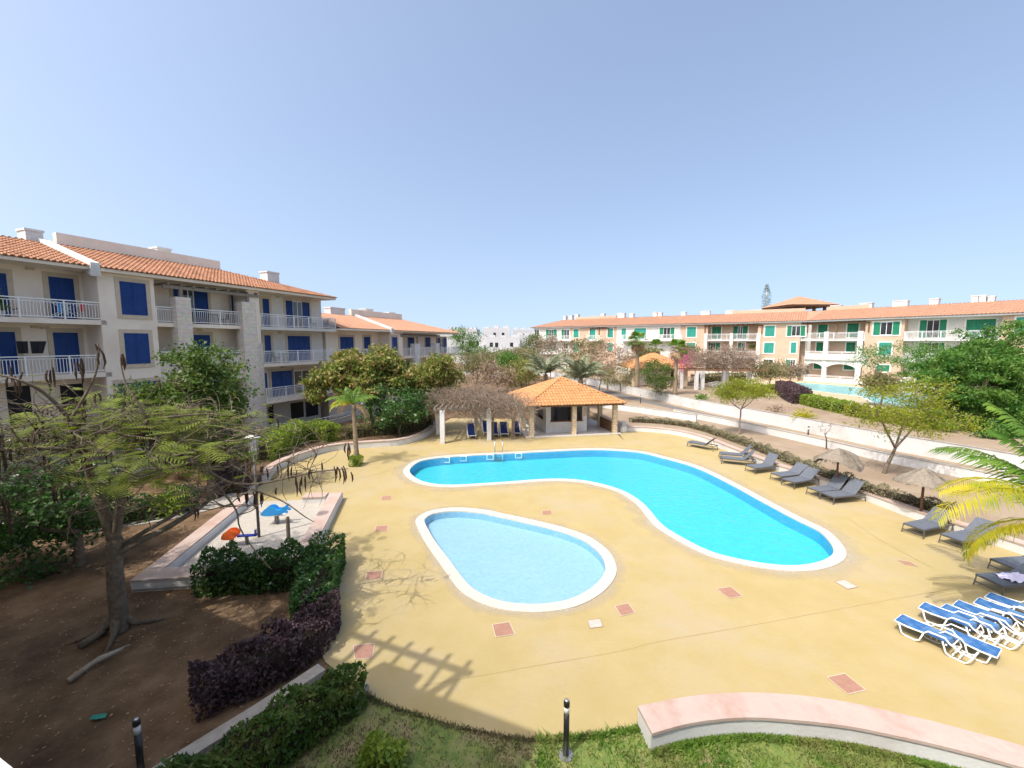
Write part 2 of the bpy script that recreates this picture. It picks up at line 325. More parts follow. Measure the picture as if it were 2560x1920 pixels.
# white skimmer frames and ladder in the far wall of the big pool
for x,y in [(1114,1146),(1166,1143),(1232,1139.5),(1297,1136)]:
    p=G(x,y,-.05); q=min(POOL,key=lambda k:(k[0]-p[0])**2+(k[1]-p[1])**2); mb=MB()
    for a in (-.24,.18): mb.box(q[0]+a,q[0]+a+.06,q[1]-.05,q[1]-.012,-.30,-.02)
    mb.box(q[0]-.24,q[0]+.24,q[1]-.05,q[1]-.012,-.02,.02); mb.box(q[0]-.24,q[0]+.24,q[1]-.05,q[1]-.012,-.34,-.30)
    mb.build('skimmer','white_paint',bigpool)
lp=G(1259,1146); lp=min(POOL,key=lambda k:(k[0]-lp[0])**2+(k[1]-lp[1])**2)
lad=empty('pool_ladder','chrome pool ladder with two hooped rails at the far edge of the large pool','ladder',(lp[0],lp[1],0))
for sx in (-.26,.26):
    mb=MB(); mb.tube([(sx,.5,0),(sx,.5,.75),(sx,.42,.88),(sx,.25,.9),(sx,.02,.78),(sx,-.1,.3),(sx,-.1,-.5)],.026,8); mb.build('handrail','chrome',lad,True)
mb=MB()
for z in (-.12,-.3,-.46): mb.box(-.26,.26,-.14,-.06,z,z+.03)
mb.build('step','chrome',lad)
# worn pale band of the deck around each pool, and the joints of the screed
def wornmat():
    m=bpy.data.materials.new('worn'); m.use_nodes=True; nt=m.node_tree; N=nt.nodes; L=nt.links; p=N['Principled BSDF']; p.inputs['Base Color'].default_value=(.47,.415,.33,1); p.inputs['Roughness'].default_value=.9
    t=N.new('ShaderNodeBsdfTransparent'); mx=N.new('ShaderNodeMixShader'); tc=N.new('ShaderNodeTexCoord'); n=N.new('ShaderNodeTexNoise'); n.inputs['Scale'].default_value=1.1; n.inputs['Detail'].default_value=8; n.inputs['Roughness'].default_value=.7
    L.new(tc.outputs['Object'],n.inputs['Vector']); at=N.new('ShaderNodeAttribute'); at.attribute_name='edge'; ad=N.new('ShaderNodeMath'); ad.operation='ADD'; L.new(n.outputs['Fac'],ad.inputs[0]); L.new(at.outputs['Fac'],ad.inputs[1])
    cr=N.new('ShaderNodeValToRGB'); cr.color_ramp.elements[0].position=.45; cr.color_ramp.elements[1].position=.95; cr.color_ramp.elements[1].color=(.62,.62,.62,1); L.new(ad.outputs[0],cr.inputs[0]); L.new(cr.outputs[0],mx.inputs[0]); L.new(t.outputs[0],mx.inputs[1]); L.new(p.outputs[0],mx.inputs[2]); L.new(mx.outputs[0],N['Material Output'].inputs[0]); MATS['worn']=m
wornmat()
for nm,o_,wd in (('pool_deck_wear',pool_o,1.1),('pool_deck_wear',kid_o,.6)):
    q=offset(o_,-wd,True); n=len(o_); mb=MB(); mb.add([(*p,.004) for p in o_]+[(*p,.004) for p in q],[(i,n+i,n+(i+1)%n,(i+1)%n) for i in range(n)]); ob=mb.build(nm,'worn'); ob['kind']='structure'
    at=ob.data.attributes.new('edge','FLOAT','POINT'); at.data.foreach_set('value',[.35]*n+[-.4]*n)
for k,pl in enumerate(([(1050,1716),(1300,1672),(1547,1629),(1640,1606),(1900,1560),(2251,1495),(2450,1462)],[(1570,1647),(1600,1690),(1650,1768)],[(2110,1290),(2200,1350),(2330,1420)],[(700,1215),(900,1195),(1010,1165)])):
    p=[tuple(v) for v in SM(GP(pl),5)]; mb=MB(); q=offset(p,.022); n=len(p); z=.0075+.001*k; mb.add([(*v,z) for v in p]+[(*v,z) for v in q],[(i,i+1,n+i+1,n+i) for i in range(n-1)]); tag(mb.build('deck_joint','deck_joint'),kind='structure')
# plates in the deck
def plate(c,m,label,s=.47,rz=None):
    P=GP(c); cx=sum(p[0] for p in P)/4; cy=sum(p[1] for p in P)/4
    mb=MB(); q=[(p[0]-cx,p[1]-cy) for p in P]; mb.prism(q,.0,.006); q2=[(a*1.09,b*1.09) for a,b in q]
    r=mb.build('manhole_cover',m,None,loc=(cx,cy,.004)); mb=MB(); 
    n=4; o=len(mb.v); vs=[(a,b,.009) for a,b in q]+[(a*1.08,b*1.08,.009) for a,b in q]; mb.add(vs,[(i,(i+1)%4,4+(i+1)%4,4+i) for i in range(4)]); mb.build('rim','plate' if m=='plate_pale' else 'surround',r)
    return tag(r,label,'manhole cover',group='access covers set in the pool deck')
def sq(x,y,w=.47,rz=0.0):
    cx,cy=G(x,y); return cx,cy
plate([(2068.9,1694.7),(2111.6,1685),(2162.2,1725.1),(2120.3,1735.2)],'plate','terracotta cover in the deck nearest the low pink-topped wall')
plate([(1793,1472.8),(1826.8,1467.9),(1855.7,1490.7),(1822.7,1496)],'plate','terracotta cover in the deck in front of the big pool round end')
plate([(1231.7,1562.8),(1272.7,1556),(1286.2,1585.5),(1239.9,1592.7)],'plate','terracotta cover in the open deck just below the children\'s pool')
plate([(2088,1454.5),(2111.1,1449.8),(2144.4,1467.9),(2119.4,1473.3)],'plate_pale','pale cover with reddish rim beside the big pool round end')
plate([(1538,1516),(1570,1509),(1587,1532),(1553,1540)],'plate','terracotta cover right of the children\'s pool rounded end')
plate([(884,1615),(936,1610),(930,1645),(888,1648)],'plate','reddish cover in the pergola shadow by the front hedge')
plate([(918,1430),(956,1428),(952,1447),(914,1450)],'plate','reddish cover under the branch shadow left of children\'s pool')
plate([(941,1315),(970,1314),(967,1328),(937,1329)],'plate','faded reddish cover level with the children\'s pool left tip')
plate([(955,1241),(979,1240),(977,1249),(953,1250)],'plate','small faded cover between the sandpit wall and the big pool')
plate([(1355,1278),(1378,1276),(1380,1285),(1356,1287)],'plate','small faded cover between the two pools')
plate([(1470,1552),(1500,1548),(1507,1567),(1475,1571)],'plate_pale','chipped pale grey cover below the children\'s pool')
plate([(2243,1400),(2277,1406),(2296,1417),(2262,1411)],'plate','dusty worn cover near the grey loungers on the right')
# seat walls
def seatwall(name,a,b,z,label,capw=.03):
    mb=MB(); mb.strip(a,b,-.05,z-.06); root=mb.build(name,'white_wall'); mb=MB(); s=1 if area(a+b[::-1])>0 else -1
    mb.strip(offset(a,-s*capw),offset(b,s*capw),z-.06,z); mb.build('coping','pink',root); return tag(root,label,'wall')
seatwall('seat_wall',S1near,S1far,.4,'curved white seat wall with pink top along the front lawn')
S2b=offset(S2,.38); S3b=offset(S3,.36)
seatwall('seat_wall',S2,S2b,.45,'curved white seat wall with pink top below the garden of the blue-shuttered building')
seatwall('seat_wall',S3b,S3,.4,'long curved white seat wall with pink top behind the grey loungers')
# raised beds and terraces
W1a=[(9.65,45.6),(13.7,41.0),(16.6,37.4)]; W1b=[(15.9,41.0),(17.25,38.4),(18.9,35),(21.3,28.1),(22.2,24.8),(24.05,21.1),(26.5,16)]
W2=[(34,8),(30,16),(26.6,24.4),(25,28),(22.6,35.5),(19.9,43.6),(17.2,54),(14.1,67),(9,84),(0,105)]
mb=MB(); mb.prism(S3b+[(27,10),(34,8)]+W2[1:8]+[(7.5,66),(7.6,50),(8.9,36)],-.02,.35); tag(mb.build('garden_bed','dry_soil'),kind='structure')
mb=MB(); mb.prism(W2+[(0,170),(260,170),(260,8)],.0,1.35); tag(mb.build('upper_garden','dry_soil'),kind='structure')
lane=[(27,16.5),(24.4,23.5),(22.8,28.2),(20,36),(18,42.5),(14.5,53),(11.7,66),(13.4,66.5),(16.4,54),(19.0,43.3),(21.8,35.3),(24.1,28),(26.0,23.6),(28.5,17.5)]
mb=MB(); mb.prism(lane,.345,.356); tag(mb.build('lane','asphalt'),kind='structure')
def wallrun(p,z0,z1,th,label,cap=True):
    q=offset(p,th); mb=MB(); mb.strip(p,q,z0,z1); r=mb.build('garden_wall','white_wall')
    if cap: mb=MB(); mb.strip(offset(p,-.025),offset(q,.025),z1,z1+.05); mb.build('coping','concrete',r)
    return tag(r,label,'wall')
wallrun(W1a,.3,.93,.2,'short white garden wall directly right of the tiled bar hut')
wallrun(W1b,.3,.86,.2,'long white garden wall on the near side of the lane')
wallrun(W2[1:],.3,1.42,.07,'taller white retaining wall on the far side of the lane')
mb=MB(); mb.prism(S2b+[(-6.5,40),(-12,42),(-19,34.5),(-22,26),(-19,22.5),(-13.9,21.5)],-.02,.3); tag(mb.build('garden_bed','soil'),kind='structure')
# second pool on the upper terrace
p2=[(1952,957.5),(2007,957.5),(2093,964),(2166,970.5),(2238,980),(2340,988),(2372,1000),(2360,1018),(2325,1027),(2224,1018),(2180,1004),(2151,990.7),(2065,980.6),(1978,967.6)]
P2=SM(GP(p2,1.36),3,True)
if area(P2)<0: P2=P2[::-1]
P2o=offset(P2,-.4,True)
D2=GP([(1800,972),(1880,953),(1996,946.5),(2122,953.5),(2220,961),(2420,975),(2480,1010),(2400,1045),(2230,1042),(2160,1018),(2060,1000),(1960,988),(1880,990)],1.36)
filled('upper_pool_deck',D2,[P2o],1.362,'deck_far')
root=empty('swimming_pool','distant blue curved pool on the upper terrace before the peach building','pool')
ring('coping',P2,P2o,1.0,1.39,'coping').parent=root
filled('water',P2,[],1.372,'far_water',None,root); filled('pool_floor',P2,[],1.366,'pool_floor',None,root)
# front beds, kerbs and lawn
mb=MB(); a=SM([(-4.45,8.95),(-5.2,7.9),(-6.15,6.7),(-7.2,5.3)],4); mb.strip(a,offset(a,.3),-.02,.16); tag(mb.build('kerb','concrete'),'wide concrete kerb between the purple hedge and the front green hedge','kerb')
mb=MB(); a=SM([(-3.2,8.45),(-3.6,7.8),(-3.98,7.22),(-4.5,6.5),(-5.3,5.4)],4); mb.strip(a,offset(a,.13),-.02,.14); tag(mb.build('kerb','concrete'),'thin pale kerb between the front green hedge and the lawn','kerb')
lawn=lawn_edge+[(3.4,7.5)]+S1near[1:]+[(14,2),(-6,2),(-5.2,5.4),(-4.4,6.5),(-3.5,7.8)]
filled('lawn',lawn,[],-.012,'lawn')
def inside(pts,poly):
    x=pts[:,0]; y=pts[:,1]; c=np.zeros(len(pts),bool); n=len(poly); j=n-1
    for i in range(n):
        xi,yi=poly[i][:2]; xj,yj=poly[j][:2]
        c^=((yi>y)!=(yj>y))&(x<(xj-xi)*(y-yi)/((yj-yi) or 1e-9)+xi); j=i
    return c
P=np.random.uniform((-6,5.2),(9,9.2),(120000,2)); P=P[inside(P,lawn)]
dens=np.where(P[:,0]>.4,.95,.42); 
nz=np.sin(P[:,0]*2.1+1)*np.cos(P[:,1]*2.7)+np.sin(P[:,0]*5.3+P[:,1]*4.1)*.5
P=P[np.random.random(len(P))<dens*(.55+.35*nz)]
def blades(P,h,name,m,label,cat='grass'):
    n=len(P); a=np.random.random(n)*6.28; w_=.006+.005*np.random.random(n); hh=h*(.5+np.random.random(n)); lean=np.random.normal(size=(n,2))*.5*hh[:,None]
    b=np.c_[P,np.full(n,-.012)]; d=np.c_[np.cos(a),np.sin(a),np.zeros(n)]*w_[:,None]; t=b+np.c_[lean,hh]
    mid=b+np.c_[lean*.35,hh*.6]
    return tag(quads(name,np.stack([b-d,b+d,mid+d*.8,t],axis=1),m),label,cat,kind='stuff')
E_=[]
for c_,n_ in ((offset(S1near,-.06),5200),(offset(lawn_edge,-.03),2600)):
    c_=np.array([q[:2] for q in c_]); k=np.random.randint(0,len(c_)-1,n_); f=np.random.random(n_)[:,None]; E_.append(c_[k]*(1-f)+c_[k+1]*f+np.random.normal(size=(n_,2))*.035)
Pe=np.concatenate(E_); Pe=Pe[Pe[:,1]>5.5]; Pc=P[np.random.randint(0,len(P),260)]; Pc=np.repeat(Pc,22,axis=0)+np.random.normal(size=(260*22,2))*.05
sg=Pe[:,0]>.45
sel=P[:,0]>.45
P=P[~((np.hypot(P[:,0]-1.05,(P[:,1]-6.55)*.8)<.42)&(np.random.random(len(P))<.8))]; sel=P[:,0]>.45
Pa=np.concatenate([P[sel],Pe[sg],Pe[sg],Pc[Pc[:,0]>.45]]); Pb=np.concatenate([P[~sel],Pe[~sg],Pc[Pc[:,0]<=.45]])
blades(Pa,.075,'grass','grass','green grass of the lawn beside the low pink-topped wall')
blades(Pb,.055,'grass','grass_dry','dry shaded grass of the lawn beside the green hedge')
# sandpit
A_,Dp,B_,E_=(-11.5,12.0),(-6.5,12.65),(-8.1,19.5),(-12.7,19.0)
sp=empty('sandpit','sandpit enclosed by low white walls with broad pink tops','sandpit')
def slabwall(a,b,wd,z,nm='pit_wall',ext0=0,ext1=0):
    ax,ay=a;bx,by=b;l=math.hypot(bx-ax,by-ay);tx,ty=(bx-ax)/l,(by-ay)/l; a=(ax-tx*ext0,ay-ty*ext0); b=(bx+tx*ext1,by+ty*ext1)
    q=[a,b]; mb=MB(); mb.strip(q,offset(q,wd),-.03,z-.05); r=mb.build(nm,'white_wall',sp)
    mb=MB(); mb.strip(offset(q,-.03),offset(q,wd+.03),z-.05,z); mb.build('coping','pink',r)
slabwall(A_,Dp,.62,.36); slabwall(B_,(-6.56,12.5),-.62,.361,ext1=-.75); slabwall(A_,E_,-.6,.362,ext0=-.65)
slabwall(B_,(-9.75,19.32),.55,.363,ext0=-.66)
mb=MB(); mb.prism([A_,Dp,B_,E_],-.01,.05); mb.build('sand','sand',sp)
# garden path seen behind the big tree
mb=MB(); a=SM([(-22,12.5),(-18,15.5),(-14.5,17.2),(-13,19.5),(-13.5,22)],4); mb.strip(a,offset(a,1.1),-.02,.012); tag(mb.build('path','sand'),kind='structure')
# ---------------------------------------------------------------- leaf litter
n=2600; P=np.random.uniform((-16,4.5),(-2.2,12),(n*2,2)); P=P[P[:,0]<-2.2-(P[:,1]-5)*.5][:n]
q=leafquads(np.c_[P,np.full(len(P),-.005)],.07,.45); q[:,:,2]=-.012+.02*np.random.random((len(q),4))
tag(quads('leaf_litter',q,'frond_dry'),'small dry leaves scattered on the shaded soil','leaf litter',kind='stuff')
# ---------------------------------------------------------------- buildings
class Sec:
    def __init__(s,p0,p1,side=1):
        s.p=p0; s.L=math.hypot(p1[0]-p0[0],p1[1]-p0[1]); s.t=((p1[0]-p0[0])/s.L,(p1[1]-p0[1])/s.L); s.n=(s.t[1]*side,-s.t[0]*side)
    def P(s,a,d,z): return (s.p[0]+s.t[0]*a+s.n[0]*d,s.p[1]+s.t[1]*a+s.n[1]*d,z)
    def px(s,x,y,d=0):                            # photo pixel -> (along, z) on the facade plane offset d
        r=ray(x,y); ox=s.p[0]+s.n[0]*d; oy=s.p[1]+s.n[1]*d
        k=(ox*s.n[0]+oy*s.n[1])/(r[0]*s.n[0]+r[1]*s.n[1]); X,Y=r[0]*k,r[1]*k
        return ((X-ox)*s.t[0]+(Y-oy)*s.t[1],EYE+r[2]*k)
    def box(s,mb,a0,a1,d0,d1,z0,z1,mi=0):
        return mb.hexa([s.P(a0,d0,z0),s.P(a1,d0,z0),s.P(a1,d1,z0),s.P(a0,d1,z0),s.P(a0,d0,z1),s.P(a1,d0,z1),s.P(a1,d1,z1),s.P(a0,d1,z1)],mi)
def fixn(o):
    bm=bmesh.new(); bm.from_mesh(o.data); bmesh.ops.recalc_face_normals(bm,faces=bm.faces); bm.to_mesh(o.data); bm.free(); return o
def louvres(sec,mb,a0,a1,d,z0,z1,step=.075):
    n=max(3,int((z1-z0-.08)/step))
    for i in range(n):
        z=z0+.05+(z1-z0-.1)*i/n; h=(z1-z0-.1)/n
        mb.hexa([sec.P(a0+.05,d,z),sec.P(a1-.05,d,z),sec.P(a1-.05,d+.022,z),sec.P(a0+.05,d+.022,z),sec.P(a0+.05,d,z+h*.8),sec.P(a1-.05,d,z+h*.8),sec.P(a1-.05,d+.006,z+h*.8),sec.P(a0+.05,d+.006,z+h*.8)])
def shutter(sec,a0,a1,z0,z1,d,m,par,fine=True):
    mb=MB(); f=.05
    if not fine: sec.box(mb,a0,a1,d,d+.03,z0,z1)
    else:
        sec.box(mb,a0,a1,d,d+.008,z0,z1)
        for q in ((a0,a0+f,z0,z1),(a1-f,a1,z0,z1),(a0+f,a1-f,z0,z0+f),(a0+f,a1-f,z1-f,z1)): sec.box(mb,q[0],q[1],d+.0081,d+.04,q[2],q[3])
        louvres(sec,mb,a0,a1,d+.0082,z0,z1)
    return fixn(mb.build('shutter',m,par))
def window(sec,root,rect,kind='closed',d=0,m='blue_shutter',sm='surround',sw=.22,nm='window',fine=True,leaf=None,z_floor=None,dark=False):
    x0,y0,x1,y1=rect; ym=(y0+y1)/2; xm=(x0+x1)/2
    a0=sec.px(x0,ym,d)[0]; a1=sec.px(x1,ym,d)[0]; z1=sec.px(xm,y0,d)[1]; z0=sec.px(xm,y1,d)[1]
    if a0>a1: a0,a1=a1,a0
    if z_floor is not None: z0=z_floor+.03; nm='door'
    mb=MB(); e=.03
    sec.box(mb,a0-sw,a0,d,d+e,z0 if z_floor is not None else z0-sw,z1+sw); sec.box(mb,a1,a1+sw,d,d+e,z0 if z_floor is not None else z0-sw,z1+sw); sec.box(mb,a0,a1,d,d+e,z1,z1+sw)
    if z_floor is None: sec.box(mb,a0,a1,d,d+e+.02,z0-sw,z0)
    w_=fixn(mb.build(nm,sm,root))
    if kind=='closed':
        n=2 if (a1-a0)>.9 else 1
        if a1-a0>2.2: n=4
        for i in range(n): shutter(sec,a0+(a1-a0)*i/n+.008,a0+(a1-a0)*(i+1)/n-.008,z0+.01,z1-.01,d+.004,m,w_,fine)
    else:
        s0,s1=(leaf or (.28,.72)); b0=a0+(a1-a0)*s0; b1=a0+(a1-a0)*s1
        mb=MB(); sec.box(mb,b0,b1,d+.002,d+.012,z0,z1); fixn(mb.build('glass_pane','glass',w_))
        mb=MB(); f=.05; mid=(b0+b1)/2
        for q in ((b0,b0+f,z0,z1),(b1-f,b1,z0,z1),(mid-f*.6,mid+f*.6,z0,z1)): sec.box(mb,q[0],q[1],d+.0125,d+.035,q[2],q[3])
        for q in ((b0+f,mid-f*.6),(mid+f*.6,b1-f)):
            for zz in (z0,z1-f): sec.box(mb,q[0],q[1],d+.0125,d+.033,zz,zz+f)
        fixn(mb.build('frame','white_paint',w_))
        if s0>.02: shutter(sec,a0,b0-.01,z0,z1,d+.03,m,w_,fine)
        if s1<.98: shutter(sec,b1+.01,a1,z0,z1,d+.03,m,w_,fine)
    return w_
def darkopen(sec,root,rect,d=0,nm='doorway',m='dark'):
    x0,y0,x1,y1=rect; ym=(y0+y1)/2; a0=sec.px(x0,ym,d)[0]; a1=sec.px(x1,ym,d)[0]; z1=sec.px((x0+x1)/2,y0,d)[1]; z0=sec.px((x0+x1)/2,y1,d)[1]
    mb=MB(); sec.box(mb,min(a0,a1),max(a0,a1),d-.02,d+.015,z0,z1); return fixn(mb.build(nm,m,root))
def railing(sec,par,a0,a1,d,z,h=1.0,step=.125,returns=(),m='white_paint',bars=True,t=.02):
    mb=MB(); sec.box(mb,a0,a1,d-.03,d+.03,z+h-.05,z+h)
    if bars: sec.box(mb,a0,a1,d-.015,d+.015,z+.08,z+.12); sec.box(mb,a0,a1,d-.015,d+.015,z+h-.17,z+h-.14)
    else: sec.box(mb,a0,a1,d-.02,d+.02,z+h*.45,z+h*.45+.05)
    n=max(1,int((a1-a0)/1.5))
    for i in range(n+1):
        a=a0+(a1-a0)*i/n; sec.box(mb,a-.03,a+.03,d-.032,d+.032,z,z+h-.051)
    if bars:
        k=int((a1-a0)/step)
        for i in range(1,k): a=a0+(a1-a0)*i/k; sec.box(mb,a-t/2,a+t/2,d-.012,d+.012,z+.121,z+h-.171)
    for a,dd in returns:                          # side rails back to the wall
        mb.hexa([sec.P(a-.02,dd,z+h-.049),sec.P(a+.02,dd,z+h-.049),sec.P(a+.02,d-.031,z+h-.049),sec.P(a-.02,d-.031,z+h-.049),sec.P(a-.02,dd,z+h-.001),sec.P(a+.02,dd,z+h-.001),sec.P(a+.02,d-.031,z+h-.001),sec.P(a-.02,d-.031,z+h-.001)])
        k=int(abs(d-dd)/step)
        for i in range(1,k):
            q=dd+(d-dd)*i/k; sec.box(mb,a-.01,a+.01,q-.01,q+.01,z+.02,z+h-.051)
    return fixn(mb.build('railing',m,par))
def balcony(sec,root,a0,a1,z,d0=-1.5,d1=0,h=1.0,m='cream',th=.25,rail=True,returns=True,bars=True):
    mb=MB(); sec.box(mb,a0,a1,d0+.002,d1,z-th,z); b=fixn(mb.build('balcony',m,root))
    if rail: railing(sec,b,a0+.05,a1-.05,d1-.08,z,h,returns=[(a0+.05,d0),(a1-.05,d0)] if returns else (),bars=bars)
    return b
def tiles(mb,e0,e1,t0,t1,per=.24,course=.36,r=.075,coarse=False,mi=0):
    e0,e1,t0,t1=map(Vector,(e0,e1,t0,t1)); U=(e1-e0); L=U.length; U/=L
    nrm=U.cross(t0-e0 if (t0-e0).length>.1 else t1-e0)
    if nrm.z<0: nrm=-nrm
    nrm.normalize(); Wd=nrm.cross(U); 
    if Wd.dot(t0-e0)<0: Wd=-Wd
    ua=(t0-e0).dot(U); ub=(t1-e0).dot(U); wt=(t0-e0).dot(Wd); wt1=(t1-e0).dot(Wd)
    def wmax(u):
        if ua>1e-3 and u<ua: return wt*u/ua
        if ub<L-1e-3 and u>ub: return wt1*(L-u)/(L-ub)
        k=(u-ua)/max(ub-ua,1e-6); k=min(max(k,0),1); return wt+(wt1-wt)*k
    mb.add([e0,e1,t1,t0] if (t1-t0).length>.01 else [e0,e1,t1],[(0,1,2,3)] if (t1-t0).length>.01 else [(0,1,2)],mi)
    n=int(L/per); na=3 if coarse else 5
    for i in range(n):
        u=(i+.5)*L/n; wm=wmax(u)
        if wm<.12: continue
        w0=-.06; k=0; jit=random.uniform(-.012,.012)
        while w0<wm-.02:
            w1=min(w0+course,wm); vs=[]
            for w_,rr,lift in ((w0,r*1.08,.018+random.uniform(0,.006)),(w1,r*.9,0.0)):
                for j in range(na):
                    an=math.pi*j/(na-1); vs.append(e0+U*(u+jit-math.cos(an)*rr*1.25)+Wd*w_+nrm*(math.sin(an)*rr+lift))
            f=[(j,j+1,na+j+1,na+j) for j in range(na-1)]+[tuple(range(na))[::-1]]
            mb.add(vs,f,mi); w0=w1
def roof_faces(root,faces,m,nm='roof',coarse=False,per=.24,course=.36,r=.075,hips=()):
    mb=MB()
    for f in faces: tiles(mb,*f,coarse=coarse,per=per,course=course,r=r)
    for h in hips:
        mb.tube([Vector(h[0])+Vector((0,0,.05)),Vector(h[1])+Vector((0,0,.05))],.085,6)
    return mb.build(nm,m,root)
def sbox(sec,root,nm,m,a0,a1,d0,d1,z0,z1,parent=None):
    mb=MB(); sec.box(mb,a0,a1,d0,d1,z0,z1); return fixn(mb.build(nm,m,parent or root))
def chimney(sec,par,x0,x1,ytop,d,dep=.9,m='white_wall',zb=None,cap=True):
    a0,z=sec.px(x0,ytop,d); a1,_=sec.px(x1,ytop,d); 
    if a0>a1: a0,a1=a1,a0
    mb=MB(); sec.box(mb,a0,a1,d-dep,d,zb,z-.12)
    if cap: sec.box(mb,a0-.05,a1+.05,d-dep-.05,d+.05,z-.12,z)
    return fixn(mb.build('chimney',m,par))
LN=Sec((-24.3,19.9),(-24.3+.3617*10,19.9+.9323*10),1)
def sx(x,y=900,d=0): return LN.px(x,y,d)[0]
# ---- nearer left building, four storeys
L1=empty('apartment_building','cream four-storey apartment block with blue shutters on the left, nearest the camera','building',(*LN.P(12,0,0)[:2],0))
def P0(o): return o
def rebase(root):
    bpy.context.view_layer.update()
    for c in children(root): c.matrix_parent_inverse=root.matrix_world.inverted()
FL=[0,2.9,5.8,8.7]; EA=11.55; R=-1.5
a_l=-9.0; a_step=sx(262); a_b1=sx(400); a_b2=sx(626); a_c0=sx(656); a_end=LN.px(804,800,R)[0]; a_ce=sx(845)
sbox(LN,L1,'wall','cream',a_l,a_step,-9,R,0,EA)
sbox(LN,L1,'wall','cream',a_step,a_b1,-9,0,0,EA-.05)
sbox(LN,L1,'wall','cream',a_b1,a_b2,-9,R,0,EA-.1)
sbox(LN,L1,'wall','cream',a_b2,a_c0,-9,.0,0,EA-.05)
sbox(LN,L1,'wall','offwhite',a_c0,a_end,-9,R,2.9,EA)
sbox(LN,L1,'wall','offwhite',a_c0,a_end,-9,R-.6,0,2.9)
for z in (FL[3],FL[2]): b=balcony(LN,L1,a_l,a_step+.25,z,returns=False)
balcony(LN,L1,a_l,a_step,FL[1],rail=False)
# section A openings
window(LN,L1,(-25,682,20,788),d=R,z_floor=FL[3]); window(LN,L1,(124.7,694,187,791),d=R,z_floor=FL[3])
window(LN,L1,(-2,829,42,931),d=R,z_floor=FL[2]); window(LN,L1,(136.6,831,199,940),d=R,z_floor=FL[2])
darkopen(LN,L1,(154,960,212,1060),d=R); darkopen(LN,L1,(20,965,80,1070),d=R)
# bay 1
window(LN,L1,(301,706,366,788)); window(LN,L1,(312,833,373,910)); window(LN,L1,(296,955,402,1012))
# recessed balconies between the stone pillars
window(LN,L1,(435,720,519,801),'open',d=R,z_floor=FL[3],leaf=(.24,.58)); window(LN,L1,(579,736,636,800),'open',d=R,z_floor=FL[3],leaf=(.36,.64))
window(LN,L1,(485,837,526,900),d=R,z_floor=FL[2]); window(LN,L1,(604,837,623,900),d=R,z_floor=FL[2])
window(LN,L1,(598,937,617,1000),d=R,z_floor=FL[1]); window(LN,L1,(520,937,560,1000),d=R,z_floor=FL[1]); darkopen(LN,L1,(613,1031,624,1073),d=R,nm='door',m='blue_shutter')
b=balcony(LN,L1,a_b1,a_b2,FL[3]-.0,returns=False)
bb=balcony(LN,L1,a_b1,a_b2,FL[2],rail=False,m='stone'); mb=MB(); LN.box(mb,a_b1,a_b2,-.28,-.002,FL[2]+.001,FL[2]+.75); LN.box(mb,a_b1,a_b2,-.25,-.003,FL[2]-1.0,FL[2]-.251); fixn(mb.build('parapet','stone',bb)); railing(LN,bb,a_b1,a_b2,-.1,FL[2]+.75,.35,bars=False)
balcony(LN,L1,a_b1,a_b2,FL[1],returns=False)
for x0,x1,yt in ((443,480,743),(606,640,755)):
    p0=sx(x0); p1=sx(x1); z=LN.px(x0,yt)[1]; sbox(LN,L1,'pillar','stone',p0,p1,-.35,.32,0,z)
# timber pergola over the top balcony
pg=MB(); pa0,pa1=sx(450)-.7,sx(628)+.8
LN.box(pg,pa0,pa1,.0,.14,10.85,11.05)
for x in (462,626):
    a=sx(x); LN.box(pg,a-.09,a+.09,-.02,.16,10.2,10.849)
k=9
for i in range(k): a=pa0+.2+(pa1-pa0-.4)*i/(k-1); LN.box(pg,a-.04,a+.04,-1.49,.3,11.051,11.19)
fixn(pg.build('pergola','grey_wood',L1))
shutter(LN,sx(646),sx(664),LN.px(655,991)[1],LN.px(655,933)[1],.002,'blue_shutter',L1)
mb=MB(); LN.box(mb,a_b2,a_c0+.06,.001,.06,0,7.4); fixn(mb.build('stone_facing','stone',L1))
# section C
window(LN,L1,(657,747,673,809),d=R,z_floor=FL[3]); window(LN,L1,(715,754,773,815),'open',d=R,z_floor=FL[3],leaf=(.27,.68))
window(LN,L1,(662,838,677.5,905),d=R,z_floor=FL[2]); window(LN,L1,(720,839.6,775,905),d=R,z_floor=FL[2])
window(LN,L1,(679,927,730,985),d=R,z_floor=FL[1]); window(LN,L1,(735,925,790,985),'open',d=R,z_floor=FL[1],leaf=(.0,.7))
darkopen(LN,L1,(727,1006,759,1045),d=R-.6); darkopen(LN,L1,(764,1000,795,1040),d=R-.6); darkopen(LN,L1,(672,1012,684,1060),d=R-.6)
balcony(LN,L1,a_c0+.02,a_ce,FL[3],m='offwhite'); balcony(LN,L1,a_c0+.02,a_ce+2.2,FL[2],m='cream'); balcony(LN,L1,a_c0+.02,a_ce+1.0,FL[1],m='cream',d1=.25)
# roof
RD,RZ=-4.6,13.25
ae=sx(838); s_p0=sx(143,617,RD) if False else LN.px(143,617,RD)[0]; s_p1=LN.px(551,677,RD)[0]
eo=.55
rf=roof_faces(L1,[(LN.P(a_l,R+.95+0.0,EA+.03) if False else LN.P(a_l,eo-.25,EA+.02),LN.P(a_step,eo-.25,EA+.02),LN.P(a_l,RD,RZ-.05),LN.P(a_step,RD,RZ-.05)),
  (LN.P(a_step+.02,eo,EA),LN.P(ae,eo,EA),LN.P(a_step+.02,RD,RZ),LN.P(s_p1,RD,RZ)),
  (LN.P(ae,eo,EA),LN.P(ae,-9.4,EA),LN.P(s_p1,RD,RZ),LN.P(s_p1,RD,RZ)),
  (LN.P(ae,-9.4,EA),LN.P(a_l,-9.4,EA),LN.P(s_p1,RD,RZ),LN.P(a_l,RD,RZ))],'tile')
